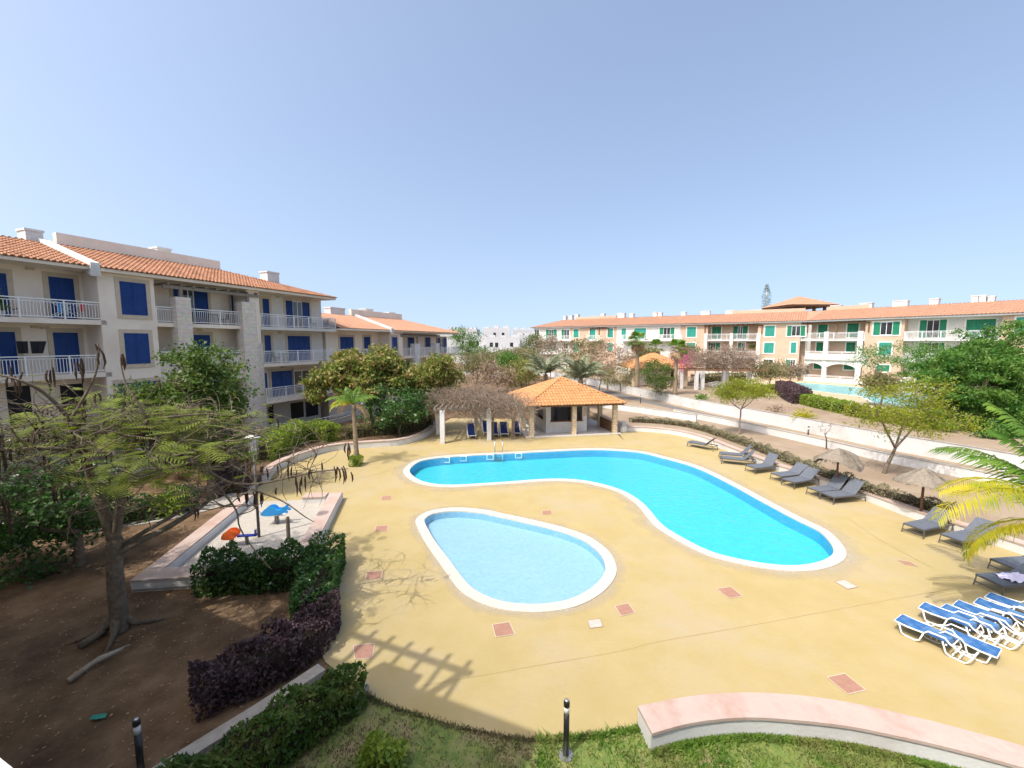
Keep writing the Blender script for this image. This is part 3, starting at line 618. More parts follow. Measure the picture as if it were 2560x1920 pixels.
mb=MB(); LN.box(mb,a_l,a_step-.02,-9.3,eo-.3,EA-.16,EA-.0); LN.box(mb,a_step+.0,ae-.08,-9.3,eo-.08,EA-.2,EA-.02); fixn(mb.build('eave','cream',rf))
mb=MB(); A=a_step-.42
for (d0,z0,d1,z1) in ((eo-.1,EA+.0,RD,RZ+.0),):
    vs=[LN.P(A,d0,z0-.5),LN.P(A+.4,d0,z0-.5),LN.P(A+.4,d1,z1-.3),LN.P(A,d1,z1-.3),LN.P(A,d0,z0+.22),LN.P(A+.4,d0,z0+.22),LN.P(A+.4,d1,z1+.22),LN.P(A,d1,z1+.22)]; mb.hexa(vs)
fixn(mb.build('gable_wall','white_wall',rf))
zt=LN.px(143,590,RD)[1]; sbox(LN,L1,'roof_parapet','cream',s_p0,s_p1,RD-.35,RD+.02,RZ-.5,RZ+.72,rf)
chimney(LN,rf,62,106,569,RD,zb=12.5); chimney(LN,rf,393,427,616,RD-.6,zb=12.5); chimney(LN,rf,484,531,642,RD-.6,zb=12.5); chimney(LN,rf,668,697,677,-2.6,zb=11.8,m='white_wall')
# terrace wall of the ground floor, with rail
tw=[LN.P(a_c0,.6,0)[:2],LN.P(a_c0+1.2,2.4,0)[:2],LN.P(a_c0+9,2.0,0)[:2],LN.P(a_c0+15,3.0,0)[:2]]
mb=MB(); mb.strip(tw,offset(tw,.25),-.02,.75); t_=mb.build('terrace_wall','stone'); tag(t_,'low stone terrace wall with white rail before the ground floor of the nearest block','wall')
mb=MB(); mb.tube([(p[0],p[1],1.1) for p in tw],.03,6); mb.tube([(p[0],p[1],.93) for p in tw],.02,6)
for i in range(len(tw)-1):
    for k in range(6):
        q=k/6; x=tw[i][0]*(1-q)+tw[i+1][0]*q; y=tw[i][1]*(1-q)+tw[i+1][1]*q; mb.box(x-.025,x+.025,y-.025,y+.025,.74,1.09)
mb.build('railing','white_paint',t_)
tw=[LN.P(a_b1-6,2.6,0)[:2],LN.P(a_b2-.6,1.8,0)[:2]]; mb=MB(); mb.strip(tw,offset(tw,.2),-.02,.8); t2=mb.build('terrace_wall','cream'); tag(t2,'low cream terrace wall with white rail half hidden behind the bushy garden tree','wall')
mb=MB(); mb.tube([(p[0],p[1],1.15) for p in tw],.03,6); mb.build('railing','white_paint',t2)
# wall lamps / vents
for x,y,d in ((74,672,R),(88,818,R),(112,820,R),(694,743,R),(699,832,R),(706,918,R),(498,826,R)):
    a,z=LN.px(x,y,d); mb=MB(); LN.box(mb,a-.16,a+.16,d,d+.09,z-.06,z+.06); fixn(mb.build('wall_lamp','surround',L1))
# ---- farther left building, three storeys
L2=empty('apartment_building','cream three-storey apartment block with blue shutters farther back on the left','building',(*LN.P(36,0,0)[:2],0))
a2=a_end+.4; E2=8.8; st=sx(976); a2e=LN.px(1113,860,R*.0-.2)[0]; ee=sx(1143)
sbox(LN,L2,'wall','cream',a2,st,-9,R,0,E2); sbox(LN,L2,'wall','cream',st,sx(1008),-9,0,0,E2-.05); sbox(LN,L2,'wall','cream',sx(1008),a2e,-9,R,0,E2-.1)
for r in ((850,842,883,872),(909.5,842,925,867)): window(LN,L2,r,d=R,z_floor=5.8)
window(LN,L2,(980,843,993,884)); 
for r in ((1019.6,843.6,1035,887),(1063,843.6,1075,867)): window(LN,L2,r,d=R,z_floor=5.8 if r[0]<1040 else None)
window(LN,L2,(1092,845,1115,880),'open',d=R,z_floor=5.8,leaf=(.3,.66)); window(LN,L2,(1097,897,1112,905),'closed',d=R); window(LN,L2,(1015,905,1030,930),d=R,z_floor=2.9)
balcony(LN,L2,a_ce+2.3,st,5.8,returns=False); balcony(LN,L2,sx(1008),sx(1150),5.8,returns=True); balcony(LN,L2,sx(1008),sx(1140),2.9); balcony(LN,L2,a_ce+2.3,st,2.9,returns=False)
for x0,x1,yt in ((1034,1047,859),(1086,1096,858)): sbox(LN,L2,'pillar','white_wall',sx(x0),sx(x1),-.4,.25,0,LN.px(x0,yt)[1])
pg=MB(); LN.box(pg,sx(1003),sx(1096),.0,.14,8.1,8.3)
for i in range(10): a=sx(1003)+(sx(1096)-sx(1003))*i/9; LN.box(pg,a-.04,a+.04,-1.45,.3,8.31,8.45)
for x in (1043,1092): LN.box(pg,sx(x)-.09,sx(x)+.09,0,.15,7,8.099)
fixn(pg.build('pergola','grey_wood',L2))
s2p=LN.px(1005,803,RD)[0]; R2=10.45
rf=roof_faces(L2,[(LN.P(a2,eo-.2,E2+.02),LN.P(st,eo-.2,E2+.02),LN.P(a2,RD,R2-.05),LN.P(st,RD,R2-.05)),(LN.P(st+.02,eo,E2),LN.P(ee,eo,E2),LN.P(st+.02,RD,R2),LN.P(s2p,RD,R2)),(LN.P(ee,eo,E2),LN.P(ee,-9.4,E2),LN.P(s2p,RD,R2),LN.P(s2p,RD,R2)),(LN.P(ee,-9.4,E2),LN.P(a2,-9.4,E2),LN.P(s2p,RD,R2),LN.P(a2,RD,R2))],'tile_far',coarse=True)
mb=MB(); LN.box(mb,a2,ee-.1,-9.3,eo-.1,E2-.18,E2-.02); fixn(mb.build('eave','cream',rf))
A=st-.4; mb=MB(); mb.hexa([LN.P(A,eo,E2-.4),LN.P(A+.4,eo,E2-.4),LN.P(A+.4,RD,R2-.3),LN.P(A,RD,R2-.3),LN.P(A,eo,E2+.22),LN.P(A+.4,eo,E2+.22),LN.P(A+.4,RD,R2+.25),LN.P(A,RD,R2+.25)])
fixn(mb.build('gable_wall','white_wall',rf))
sbox(LN,L2,'roof_parapet','cream',LN.px(878,785,RD)[0],s2p,RD-.35,RD+.02,R2-.4,R2+.75,rf)
for x0,x1,y in ((826,862,767),(914,932,771),(972,988,780)): chimney(LN,rf,x0,x1,y,RD-.6,zb=9.8)
# balcony furniture of the left blocks
def table_set(a,d,z,lab,sec=LN,m='black'):
    t=empty('garden_table',lab,'table',sec.P(a,d,z)); mb=MB(); mb.lathe([(.42,.7),(.42,.74)],0,0,16); mb.build('tabletop',m,t)
    for k in range(4): mb=MB(); an=k*1.571+.6; mb.tube([(.34*math.cos(an),.34*math.sin(an),.0),(.25*math.cos(an),.25*math.sin(an),.7)],.018,6); mb.build('leg',m,t)
def gchair(loc,rz,lab,m='black',group=None):
    t=empty('garden_chair',lab,'chair',loc,rz,group); mb=MB(); mb.box(-.22,.22,-.22,.22,.42,.46); mb.build('seat',m,t)
    mb=MB(); 
    for i in range(6): mb.box(-.2+.075*i,-.165+.075*i,.2,.23,.47,.9)
    mb.box(-.22,.22,.195,.235,.88,.93); mb.build('backrest',m,t)
    for x in (-.2,.2):
        for y in (-.2,.2): mb=MB(); mb.tube([(x*1.1,y*1.1,0),(x,y,.42)],.018,6); mb.build('leg',m,t)
    return t
LNz=math.atan2(LN.t[1],LN.t[0])
table_set(sx(560),-.8,FL[3],'dark round table on the top balcony under the timber pergola')
gchair(LN.P(sx(560)-.8,-.7,FL[3]),LNz+1.2,'dark chair left of the table on the top pergola balcony'); gchair(LN.P(sx(560)+.8,-.8,FL[3]),LNz-1.6,'dark chair right of the table on the top pergola balcony')
a=sx(800); gchair(LN.P(a,-.7,FL[3]),LNz+1.4,'dark chair on the top corner balcony, left of the pair'); gchair(LN.P(a+1.6,-.7,FL[3]),LNz-1.3,'dark chair at the very corner of the top balcony')
a=sx(725); table_set(a,-.7,FL[2],'dark table on the second-floor corner balcony'); gchair(LN.P(a-.8,-.7,FL[2]),LNz+1.5,'dark chair on the second-floor corner balcony beside its table')
# laundry
a,z=LN.px(65,851,-.5); 
for i,(x0,x1,sk_) in enumerate(((40,69,-.05),(74,116,.35))):
    b0=LN.px(x0,852,-.6)[0]; b1=LN.px(x1,852,-.6)[0]; zt=LN.px(x0,853,-.6)[1]; zb=LN.px(x0,884,-.6)[1]
    mb=MB(); vs=[]
    for k in range(7):
        q=k/6; aa=b0+(b1-b0)*q; vs.append(LN.P(aa,-.6+.03*math.sin(q*9),zt)); vs.append(LN.P(b0+(b1-b0)*(q*(1-abs(sk_)*.8)+(.0 if sk_>0 else 0)),-.58+.05*math.sin(q*9+1),zb))
    mb.add(vs,[(2*k,2*k+1,2*k+3,2*k+2) for k in range(6)]); tag(mb.build('laundry','dark'),'black cloth drying over the rail, %s of the two'%('left' if i==0 else 'right'),'laundry','clothes hung on the second-floor balcony')
dr=empty('drying_rack','white folding clothes airer with bright washing on the top left balcony','clothes airer',LN.P(sx(200),-.75,FL[3]),LNz)
mb=MB()
for y in (-.25,.25):
    mb.tube([(-.75,y,.05),(.45,y,.85)],.018,6); mb.tube([(.75,y,.05),(-.45,y,.85)],.018,6)
for s in (-1,1): mb.tube([(s*.1,-.3,.82),(s*1.0,-.3,.98)],.015,6); mb.tube([(s*.1,.3,.82),(s*1.0,.3,.98)],.015,6); mb.tube([(s*1.0,-.3,.98),(s*1.0,.3,.98)],.015,6)
for k in range(9): mb.tube([(-.45+.11*k,-.3,.85),(-.45+.11*k,.3,.85)],.006,4)
mb.build('frame','white_paint',dr)
for x,m,h in ((-.4,'rider_blue',.5),(-.15,'peg',.6),(.15,'navy_mesh',.45),(.5,'screen_red',.38)): mb=MB(); mb.box(x-.09,x+.09,-.31,-.29,.84-h,.86); mb.build('garment',m,dr)
pt=empty('potted_plant','small green plant in a pale pot on the top left balcony','potted plant',LN.P(sx(28),-.5,FL[3])); mb=MB(); mb.lathe([(.13,0),(.19,.3)],0,0,12); mb.build('pot','offwhite',pt)
quads('foliage',leafquads(np.random.normal(size=(350,3))*[.16,.16,.24]+[0,0,.62],.16,.4),'leaf_mid',pt)
# ---- right building (peach and white, green shutters)
RB=empty('apartment_building','long peach and white apartment block with green shutters across the upper terrace','building',(34,74,1.35))
RS=[Sec((5,97),(28,79),1),Sec((28,79),(46,66),1),Sec((46,66),(66,34.3),1)]
XB=[(1200,1652),(1652,2012),(2012,9999)]
def rsec(x):
    for s,(a,b) in zip(RS,XB):
        if x<b: return s
EZ=10.8; SLZ=7.9; MDZ=5.0; GR=1.35
walls=[(1334,1424,'offwhite',0,0),(1424,1541,'peach',0,0),(1541,1652,'offwhite',0,0),(1652,1700,'offwhite',1,0),(1700,1768,'peach',1,0),(1768,1893,'peach',1,-1.5),(1893,2000,'peach',1,0),(2000,2012,'peach',1,-1.5),(2012,2161,'peach',2,-1.5),(2161,2258,'peach',2,0),(2258,2500,'offwhite',2,-1.3),(2500,2700,'peach',2,0)]
for x0,x1,m,k,d in walls:
    s=RS[k]; a0=s.px(x0,855)[0]; a1=s.px(x1,855)[0]
    if x0==1334: a0=.0
    if x1 in (1652,2012): a1=s.L
    if x0 in (1652,2012): a0=0
    if x1==2700: a1=s.L
    sbox(s,RB,'wall',m,a0,a1,-10,d,GR-.02,EZ-.02*(1+hash(x0)%3))
Wl=[((1365,824,1392,850),'open',(.28,.7),0),((1404,824,1424,848),'open',(.3,1),0),((1336,824,1348,848),'open',(0,1),0),
((1433.7,823,1446.8,843.7),'closed',None,0),((1473.7,821,1489,848),'closed',None,0),((1518.7,820.7,1532.8,843.7),'closed',None,0),
((1433.7,857,1446.8,879),'closed',None,0),((1518,857.6,1532,878),'closed',None,0),((1409,857.6,1420,872),'open',(0,1),0),
((1553.6,821,1565,848),'closed',None,0),((1586,820.7,1615,848),'closed',None,0),((1648.8,819,1686,846),'open',(.27,.73),0),
((1717.5,817.5,1740,842.5),'closed',None,0),((1780,816.6,1802.5,847),'closed',None,-1.5),((1833,815.7,1869,847),'open',(.32,.66),-1.5),
((1912.8,814.8,1936.7,841),'closed',None,0),((1968,814.8,2013,840),'open',(.25,.75),0),((1716.6,857,1738,880),'closed',None,0),
((1765,857,1800.7,878),'open',(.33,.66),-1.5),((1845,857,1862,878),'open',(.5,1),-1.5),((1910,857,1934.5,882.6),'closed',None,0),
((1977,856,1990.5,882.6),'closed',None,0),((1964,899,1988,915),'open',(.5,1),0),((1908,898,1932.7,917),'open',(0,1),0),
((2045,811,2068.5,843),'closed',None,-1.5),((2118,808.5,2146,843),'closed',None,-1.5),((2184,805,2249,837.4),'open',(.27,.74),0),
((2041,856,2059,878),'closed',None,-1.5),((2115.5,856,2138,880),'closed',None,-1.5),((2197,856,2228.5,889),'closed',None,0),((2192,912.5,2224,928.7),'closed',None,0),
((2299,800,2365.5,845),'open',(.27,.75),-1.3),((2414.7,798,2488.5,845),'closed',None,-1.3),((2539,792.6,2590,840),'closed',None,0),
((2298,857,2360,885),'open',(.2,.8),-1.3),((2409,858,2441,885),'closed',None,-1.3),((2035,903,2058,922),'closed',None,-1.5),((2110,905,2135,924),'closed',None,-1.5),
((2290,908,2340,930),'open',(0,1),-1.3),((1365,860,1390,878),'closed',None,0),((1590,860,1612,878),'closed',None,0)]
for r,k,lf,d in Wl:
    s=rsec((r[0]+r[2])/2); mid=(r[1]+r[3])/2; mat_='teal_shutter' if k=='closed' and mid<900 and d==0 else 'green_shutter'
    window(s,RB,r,k,d=d,m=mat_,sm='white_surround',sw=.16,fine=False,leaf=lf)
def rbal(x0,x1,z,k,d0=0,d1=1.2,bars=True,**kw):
    s=RS[k]; balcony(s,RB,s.px(x0,855,d1)[0],s.px(x1,855,d1)[0],z,d0,d1,m='white_wall',**kw)
rbal(1330,1428,SLZ,0); rbal(1552,1652,SLZ,0); rbal(1652,1702,SLZ,1); rbal(1330,1428,MDZ,0); rbal(1552,1652,MDZ,0); rbal(1465,1500,SLZ,0)
rbal(1768,1893,SLZ,1,-1.5,0,returns=False); rbal(1768,1893,MDZ,1,-1.5,0,returns=False); rbal(2001,2012,SLZ,1,-1.5,0,returns=False)
rbal(2012,2161,SLZ,2,-1.5,0,returns=False); rbal(2258,2400,SLZ,2,-1.3,.4); rbal(2402,2498,SLZ,2,-1.3,.4); rbal(2258,2400,MDZ,2,-1.3,.4); rbal(2402,2498,MDZ,2,-1.3,.4)
rbal(2258,2400,GR+.5,2,-1.3,.4,th=.5)
# arched stone loggia in front of the recessed flats
s=RS[2]
def sxx(x): return s.px(x,855)[0]
lg=MB()
for x0,x1 in ((2012,2016),(2060,2071),(2144,2158)): s.box(lg,max(sxx(x0),.0),sxx(x1),-.3,.15,GR-.02,SLZ+1.15)
for x0,x1 in ((2016,2060),(2071,2144),(2158,2171)):
    s.box(lg,sxx(x0),sxx(x1),-.3,.08,MDZ-.75,MDZ+.75); s.box(lg,sxx(x0),sxx(x1),-.3,.08,GR-.02,GR+.75)
    a0,a1=sxx(x0),sxx(x1); n=12                  # arch spandrels under the first-floor parapet
    for i in range(n):
        q0,q1=i/n,(i+1)/n; f=lambda q:MDZ-.75-.55*(1-math.sin(math.pi*q)**.7)
        b0,b1=a0+(a1-a0)*q0,a0+(a1-a0)*q1
        lg.hexa([s.P(b0,-.3,f(q0)),s.P(b1,-.3,f(q1)),s.P(b1,.078,f(q1)),s.P(b0,.078,f(q0)),s.P(b0,-.3,MDZ-.749),s.P(b1,-.3,MDZ-.749),s.P(b1,.078,MDZ-.749),s.P(b0,.078,MDZ-.749)])
lgo=fixn(lg.build('loggia','offwhite',RB))
for x0,x1 in ((2016,2060),(2071,2144)):
    railing(s,lgo,sxx(x0),sxx(x1),-.1,MDZ+.75,.35,bars=False); railing(s,lgo,sxx(x0),sxx(x1),-.1,GR+.75,.35,bars=False)
mb=MB(); s.box(mb,0,sxx(2171),-1.5,.3,MDZ-.2,MDZ-.02); s.box(mb,0,sxx(2171),-1.5,.1,GR,GR+.2); fixn(mb.build('loggia_floor','slab',RB))
s=RS[1]; lg=MB()
for x0,x1 in ((1760,1768),(1824,1832),(1891,1901)): s.box(lg,sxx(x0),sxx(x1),-.3,.15,GR-.02,SLZ+1.1)
s.box(lg,sxx(1768),sxx(1891),-.3,.08,GR,GR+1.0); fixn(lg.build('loggia','offwhite',RB))
for k,x0,x1 in ((1,1760,1905),(2,2012,2172),(0,1474,1522)):
    s=RS[k]; pg=MB(); p0,p1=max(sxx(x0),0),sxx(x1); s.box(pg,p0,p1,.0,.14,10.15,10.35); n=int((p1-p0)/.7)
    for i in range(n): a=p0+(p1-p0)*i/n; s.box(pg,a-.04,a+.04,-1.4,.35,10.351,10.48)
    for a in (p0+.1,(p0+p1)/2,p1-.1): s.box(pg,a-.08,a+.08,0,.13,SLZ+1,10.149)
    fixn(pg.build('pergola','brown_wood',RB))
# roofs: one sweep along the three sections
RDp,RZp=-5.2,12.55
def bis(i,d,z):                                   # point on the mitre between sections
    if i==0: return RS[0].P(-.6 if d>-3 else 4.8,d,z)
    if i==3: return RS[2].P(RS[2].L,d,z)
    A,B=RS[i-1],RS[i]; n=Vector((A.n[0]+B.n[0],A.n[1]+B.n[1])); n/= (1+A.n[0]*B.n[0]+A.n[1]*B.n[1]); return (B.p[0]+n.x*d,B.p[1]+n.y*d,z)
fs=[]
for i in range(3): fs.append((bis(i,.6,EZ),bis(i+1,.6,EZ),bis(i,RDp,RZp),bis(i+1,RDp,RZp))); fs.append((bis(i+1,-11,EZ),bis(i,-11,EZ),bis(i+1,RDp,RZp),bis(i,RDp,RZp)))
fs.append((bis(0,-11,EZ),bis(0,.6,EZ),bis(0,RDp,RZp),bis(0,RDp,RZp)))
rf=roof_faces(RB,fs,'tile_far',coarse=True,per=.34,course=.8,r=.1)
mb=MB()
for i in range(3):
    A=[bis(i,.5,0),bis(i+1,.5,0),bis(i+1,-10.6,0),bis(i,-10.6,0)]; mb.prism([p[:2] for p in A],EZ-.22,EZ-.03)
mb.build('eave','white_wall',rf)
for k,x0,x1,m in ((0,1440,1541,'peach'),(1,1830,2012,'peach'),(2,2012,2170,'peach')):
    s=RS[k]; a0=s.px(x0,800,RDp)[0]; a1=s.px(x1,800,RDp)[0]; a0=max(a0,.5); a1=min(a1,s.L-.3); sbox(s,RB,'roof_parapet',m,a0,a1,RDp-.4,RDp+.05,RZp-.3,RZp+.55,rf)
for x0,x1,y in ((1408,1414,790),(1422,1430,788),(1437,1445,786),(1502,1510,784),(1544,1561,783),(1574,1583,784),(1632,1642,780),(1644,1654,781),(1703,1714,779.6),(1752,1774,777.8),(1814,1837,776),(1878,1902,774.5),(2076,2101,763.5),(2150,2180,758),(2232,2269,752),(2324,2347,746.6),(2429,2446,739),(2448,2466,738),(2470,2487,740)):
    chimney(rsec(x0),rf,x0,x1,y,RDp,zb=12.0)
# roof pavilion rising behind the long block
tp=AT(1995,780,84); TW=empty('roof_tower','open roof tower with orange hipped roof rising behind the peach block','tower',(tp.x,84,0))
def rel(o): o.parent=TW; return o
hw=4.6; zE=EYE+ (855-768)/1050*84; zA=EYE+(855-751)/1050*84+.6; zB=12
mb=MB(); mb.box(-3.4,3.4,-3.4,3.4,0,zB+.8); mb.build('wall','offwhite',TW)
for x in (-3,-1,1,3): 
    for y in (-3,3): mb=MB(); mb.box(x-.2,x+.2,y-.2,y+.2,zB+.8,zE); mb.build('post','brown_wood',TW)
c=[(-hw,-hw,zE),(hw,-hw,zE),(hw,hw,zE),(-hw,hw,zE)]; ap=(0,0,zA)
roof_faces(TW,[(c[i],c[(i+1)%4],ap,ap) for i in range(4)],'tile_far',coarse=True,per=.4,course=.9,r=.12)
mb=MB(); mb.box(-hw+.1,hw-.1,-hw+.1,hw-.1,zE-.3,zE-.05); mb.build('eave','brown_wood',TW)
# far mast disguised as a pine
mp=AT(1914,780,170); MT=empty('radio_mast','tall mast dressed as a pine tree standing far behind the roofs','mast',(mp.x,170,0)); zt=EYE+140/1050*172
mb=MB(); mb.tube([(0,0,0),(0,0,zt)],[.5,.2],8); mb.build('pole','aluminium',MT)
P=[];D=[]
for i in range(900):
    z=zt-9.5+9.3*random.random(); a=random.random()*6.28; rr=random.random()**.6*(1.7 if z<zt-4 else 1.7*(zt-z+.8)/4.8); P.append((math.cos(a)*rr,math.sin(a)*rr,z)); D.append((math.cos(a),math.sin(a),.3))
quads('branches',leafquads(np.array(P)[:900],.75,.12,np.array(D)[:900]*3),'leaf_dark',MT)
mb=MB()
for k in range(3): a=k*2.1; mb.box(math.cos(a)*.5-.12,math.cos(a)*.5+.12,math.sin(a)*.5-.1,math.sin(a)*.5+.1,zt-3+.9*(k%2)*3-2,zt-1.2+.9*(k%2)*3-2)
mb.build('antenna','white_paint',MT)
# white town beyond
city=[(1120,1192,822,150,'low far town block with a row of roof turrets at the left'),(1205,1276,820,118,'tallest white block of the far town'),(1282,1332,824,135,'white block of the far town beside the peach building'),(1160,1215,840,100,'white far town block with blank near wall, left of the tallest'),(1215,1300,842,95,'broad white stepped block in front of the tallest far block'),(1290,1345,838,104,'white block with a sloping side in front of the far right one'),(1080,1130,832,170,'faint white block of the far town behind the tiled roof end')]
for i,(x0,x1,yt,Y,lab) in enumerate(city):
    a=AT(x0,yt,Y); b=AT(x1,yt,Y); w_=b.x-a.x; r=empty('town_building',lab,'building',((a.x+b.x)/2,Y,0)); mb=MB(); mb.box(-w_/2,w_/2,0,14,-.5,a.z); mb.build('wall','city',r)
    rr=random.Random(i)
    mb=MB(); n=7 if i==0 else 3
    for k in range(n): x=-w_/2+w_*(k+.5)/n; hh=rr.uniform(.3,.8); mb.box(x-w_/n*.28,x+w_/n*.28,1,5,a.z+.001,a.z+hh)
    mb.build('roof_turret','city',r)
    mb=MB()
    for k in range(rr.randint(4,7)):
        x=rr.uniform(-w_*.42,w_*.42); z=rr.choice([a.z-1.8,a.z-4.6]); mb.box(x-.35,x+.35,-.04,.1,z-.5,z+.5)
    mb.build('window','dark',r)
    if i in (3,4,5): mb=MB(); mb.box(-w_/2,w_*.1,-4,-.002,-.5,a.z-3.2); mb.box(w_*.2,w_*.45,-3,-.003,-.5,a.z-2.2); mb.build('annex','city',r)
# ---- bar hut with hipped tile roof
c1=Vector((*G(1330,1094),0)); c3=Vector((*G(1538,1085),0)); HU=Sec((c1.x,c1.y),(c3.x,c3.y),1); W=HU.L; hut=empty('bar_hut','open poolside bar hut with bright orange hipped tile roof','bar hut',(c1.x,c1.y,0))
ze=2.62
for a,d in ((.0,0),(W/2,0),(W,0),(W,-3.1),(W,-6.2),(0,-3.1),(0,-6.2)): sbox(HU,hut,'column','sandstone',a-.17,a+.17,d-.34,d,0,ze)
mb=MB(); HU.box(mb,-.5,W+.5,-6.8,.12,.001,.06); fixn(mb.build('floor','slab',hut))
ba0=HU.px(1365,1060,-1.25)[0]; ba1=HU.px(1467,1060,-1.25)[0]
mb=MB(); D0=-1.25; wl0,wl1=HU.px(1377,1030,D0)[0],HU.px(1456,1030,D0)[0]; zs=.95
HU.box(mb,ba0,ba1,D0-.15,D0,.06,zs); HU.box(mb,ba0,wl0,D0-.15,D0,zs,2.45); HU.box(mb,wl1,ba1,D0-.15,D0,zs,2.45); HU.box(mb,wl0,wl1,D0-.15,D0,2.25,2.45)
HU.box(mb,ba0,ba0+.15,D0-4.5,D0-.151,.06,1.0); HU.box(mb,ba0,ba0+.15,D0-.9,D0-.151,1.0,2.45); HU.box(mb,ba0,ba0+.15,D0-4.5,D0-3.6,1.0,2.45); HU.box(mb,ba0,ba0+.15,D0-3.6,D0-.9,2.2,2.45)
HU.box(mb,ba1-.15,ba1,D0-4.5,D0-.151,.06,2.45); HU.box(mb,ba0+.151,ba1-.151,D0-4.5,D0-4.35,.06,2.45); fixn(mb.build('wall','white_wall',hut))
mb=MB(); HU.box(mb,wl0-.05,wl1+.05,D0-.2,D0+.12,zs+.001,zs+.07); HU.box(mb,wl0,wl0+.06,D0-.1,D0-.02,zs+.071,2.249); HU.box(mb,wl1-.06,wl1,D0-.1,D0-.02,zs+.071,2.249); HU.box(mb,ba0-.08,ba0+.2,D0-3.6,D0-.9,1.001,1.07); fixn(mb.build('counter','brown_wood',hut))
mb=MB(); HU.box(mb,wl0+1.0,wl0+1.2,D0-2.2,D0-2.0,.06,2.2); fixn(mb.build('cabinet','grey_mesh',hut))
sbox(HU,hut,'menu_board','surround',HU.px(1459,1040,D0)[0],HU.px(1466,1040,D0)[0],D0+.002,D0+.03,1.35,2.05)
zA=HU_z=None
o_=.6; cz=ze; C4=[HU.P(-o_,o_,cz),HU.P(W+o_,o_,cz),HU.P(W+o_,-6.2-o_-.4,cz),HU.P(-o_,-6.2-o_-.4,cz)]; am=HU.P(W/2-.15,-3.2,0); Yp=am[1]; apz=AT(1401,944,Yp).z; ap=(am[0],am[1],apz)
rf=roof_faces(hut,[(C4[i],C4[(i+1)%4],ap,ap) for i in range(4)],'tile_bright',per=.25,course=.4,r=.085,hips=[(p,ap) for p in C4])
mb=MB(); HU.box(mb,-o_+.1,W+o_-.1,-6.2-o_-.2,o_-.1,cz-.16,cz-.02); fixn(mb.build('eave','brown_wood',rf))
mb=MB(); HU.box(mb,W-.12,W-.02,-3.0,-.35,.07,.95); 
fixn(mb.build('side_panel','brown_wood',hut))
bn=G(1558,1080); bw=empty('waste_bin','small white drum with grey lid beside the bar hut column','bin',(bn[0],bn[1],0)); mb=MB(); mb.lathe([(.28,0),(.3,.05),(.3,.5)],0,0,16); mb.build('drum','white_wall',bw); mb=MB(); mb.lathe([(.2,.5),(.24,.56),(.24,.8),(.1,.9)],0,0,14); mb.build('lid','peg',bw)
# ---- pergola beside the hut
def columns(lst,root,m='white_wall',h=2.45,r=.17,z=0):
    out=[]
    for x,y in lst:
        p=G(x,y,z); mb=MB(); mb.box(-r,r,-r,r,0,h); o=mb.build('column',m,root); o.location=(p[0],p[1],z); out.append(p)
    return out
PGR=empty('garden_pergola','white-columned pergola overgrown with dry bare climber beside the bar hut','pergola')
cp=columns([(1107,1108),(1223,1100),(1096,1087),(1191,1060),(1205,1066),(1300,1062)],PGR)
mb=MB(); f0=(cp[0][0]-.6,cp[0][1]-.05); f1=(1.2,cp[1][1]+.9)
for yy in (0,2.6,5.2): mb.hexa([(f0[0],f0[1]+yy,2.45),(f1[0],f1[1]+yy,2.45),(f1[0],f1[1]+yy+.14,2.45),(f0[0],f0[1]+yy+.14,2.45),(f0[0],f0[1]+yy,2.63),(f1[0],f1[1]+yy,2.63),(f1[0],f1[1]+yy+.14,2.63),(f0[0],f0[1]+yy+.14,2.63)])
for k in range(16): x=f0[0]+.4*k+.1; y=f0[1]+(f1[1]-f0[1])*k*.4/(f1[0]-f0[0]); mb.box(x-.04,x+.04,y-.4,y+5.8,2.631,2.75)
mb.build('beam','grey_wood',PGR)
# ---- distant hut and pergola on the upper terrace
h2=empty('garden_hut','distant hut with orange tiled roof behind the tall fan palms','hut',(*G(1640,962,1.35),1.35)); 
mb=MB(); mb.box(-2.6,2.6,-.6,4,0,2.4); mb.build('wall','cream',h2)
for x in (-3.6,-1.2,1.2,3.6): mb=MB(); mb.box(x-.25,x+.25,-1.6,-1.1,0,2.5); mb.build('column','sandstone',h2)
q=4.6; c=[(-q,-2.3,2.5),(q,-2.3,2.5),(q,5.5,2.5),(-q,5.5,2.5)]; ap=(0,1.6,4.6); roof_faces(h2,[(c[i],c[(i+1)%4],ap,ap) for i in range(4)],'tile_bright',coarse=True,per=.35,course=.7,r=.1)
mb=MB(); mb.box(1.4,2.3,-.64,-.6,.8,2.0); mb.build('window','dark',h2)
PG2=empty('garden_pergola','distant white-columned pergola under a mass of dry climber before the peach building','pergola')
c2=columns([(1740,975),(1755,974),(1808,969),(1816,964),(1872,968),(1702,972)],PG2,h=2.5,r=.2,z=1.35)
mb=MB(); y=min(p[1] for p in c2); mb.box(c2[5][0]-.3,c2[4][0]+.5,y-.2,y,3.85,4.0); mb.box(c2[5][0]-.3,c2[4][0]+.5,y+2.6,y+2.8,3.85,4.0); mb.build('beam','brown_wood',PG2)
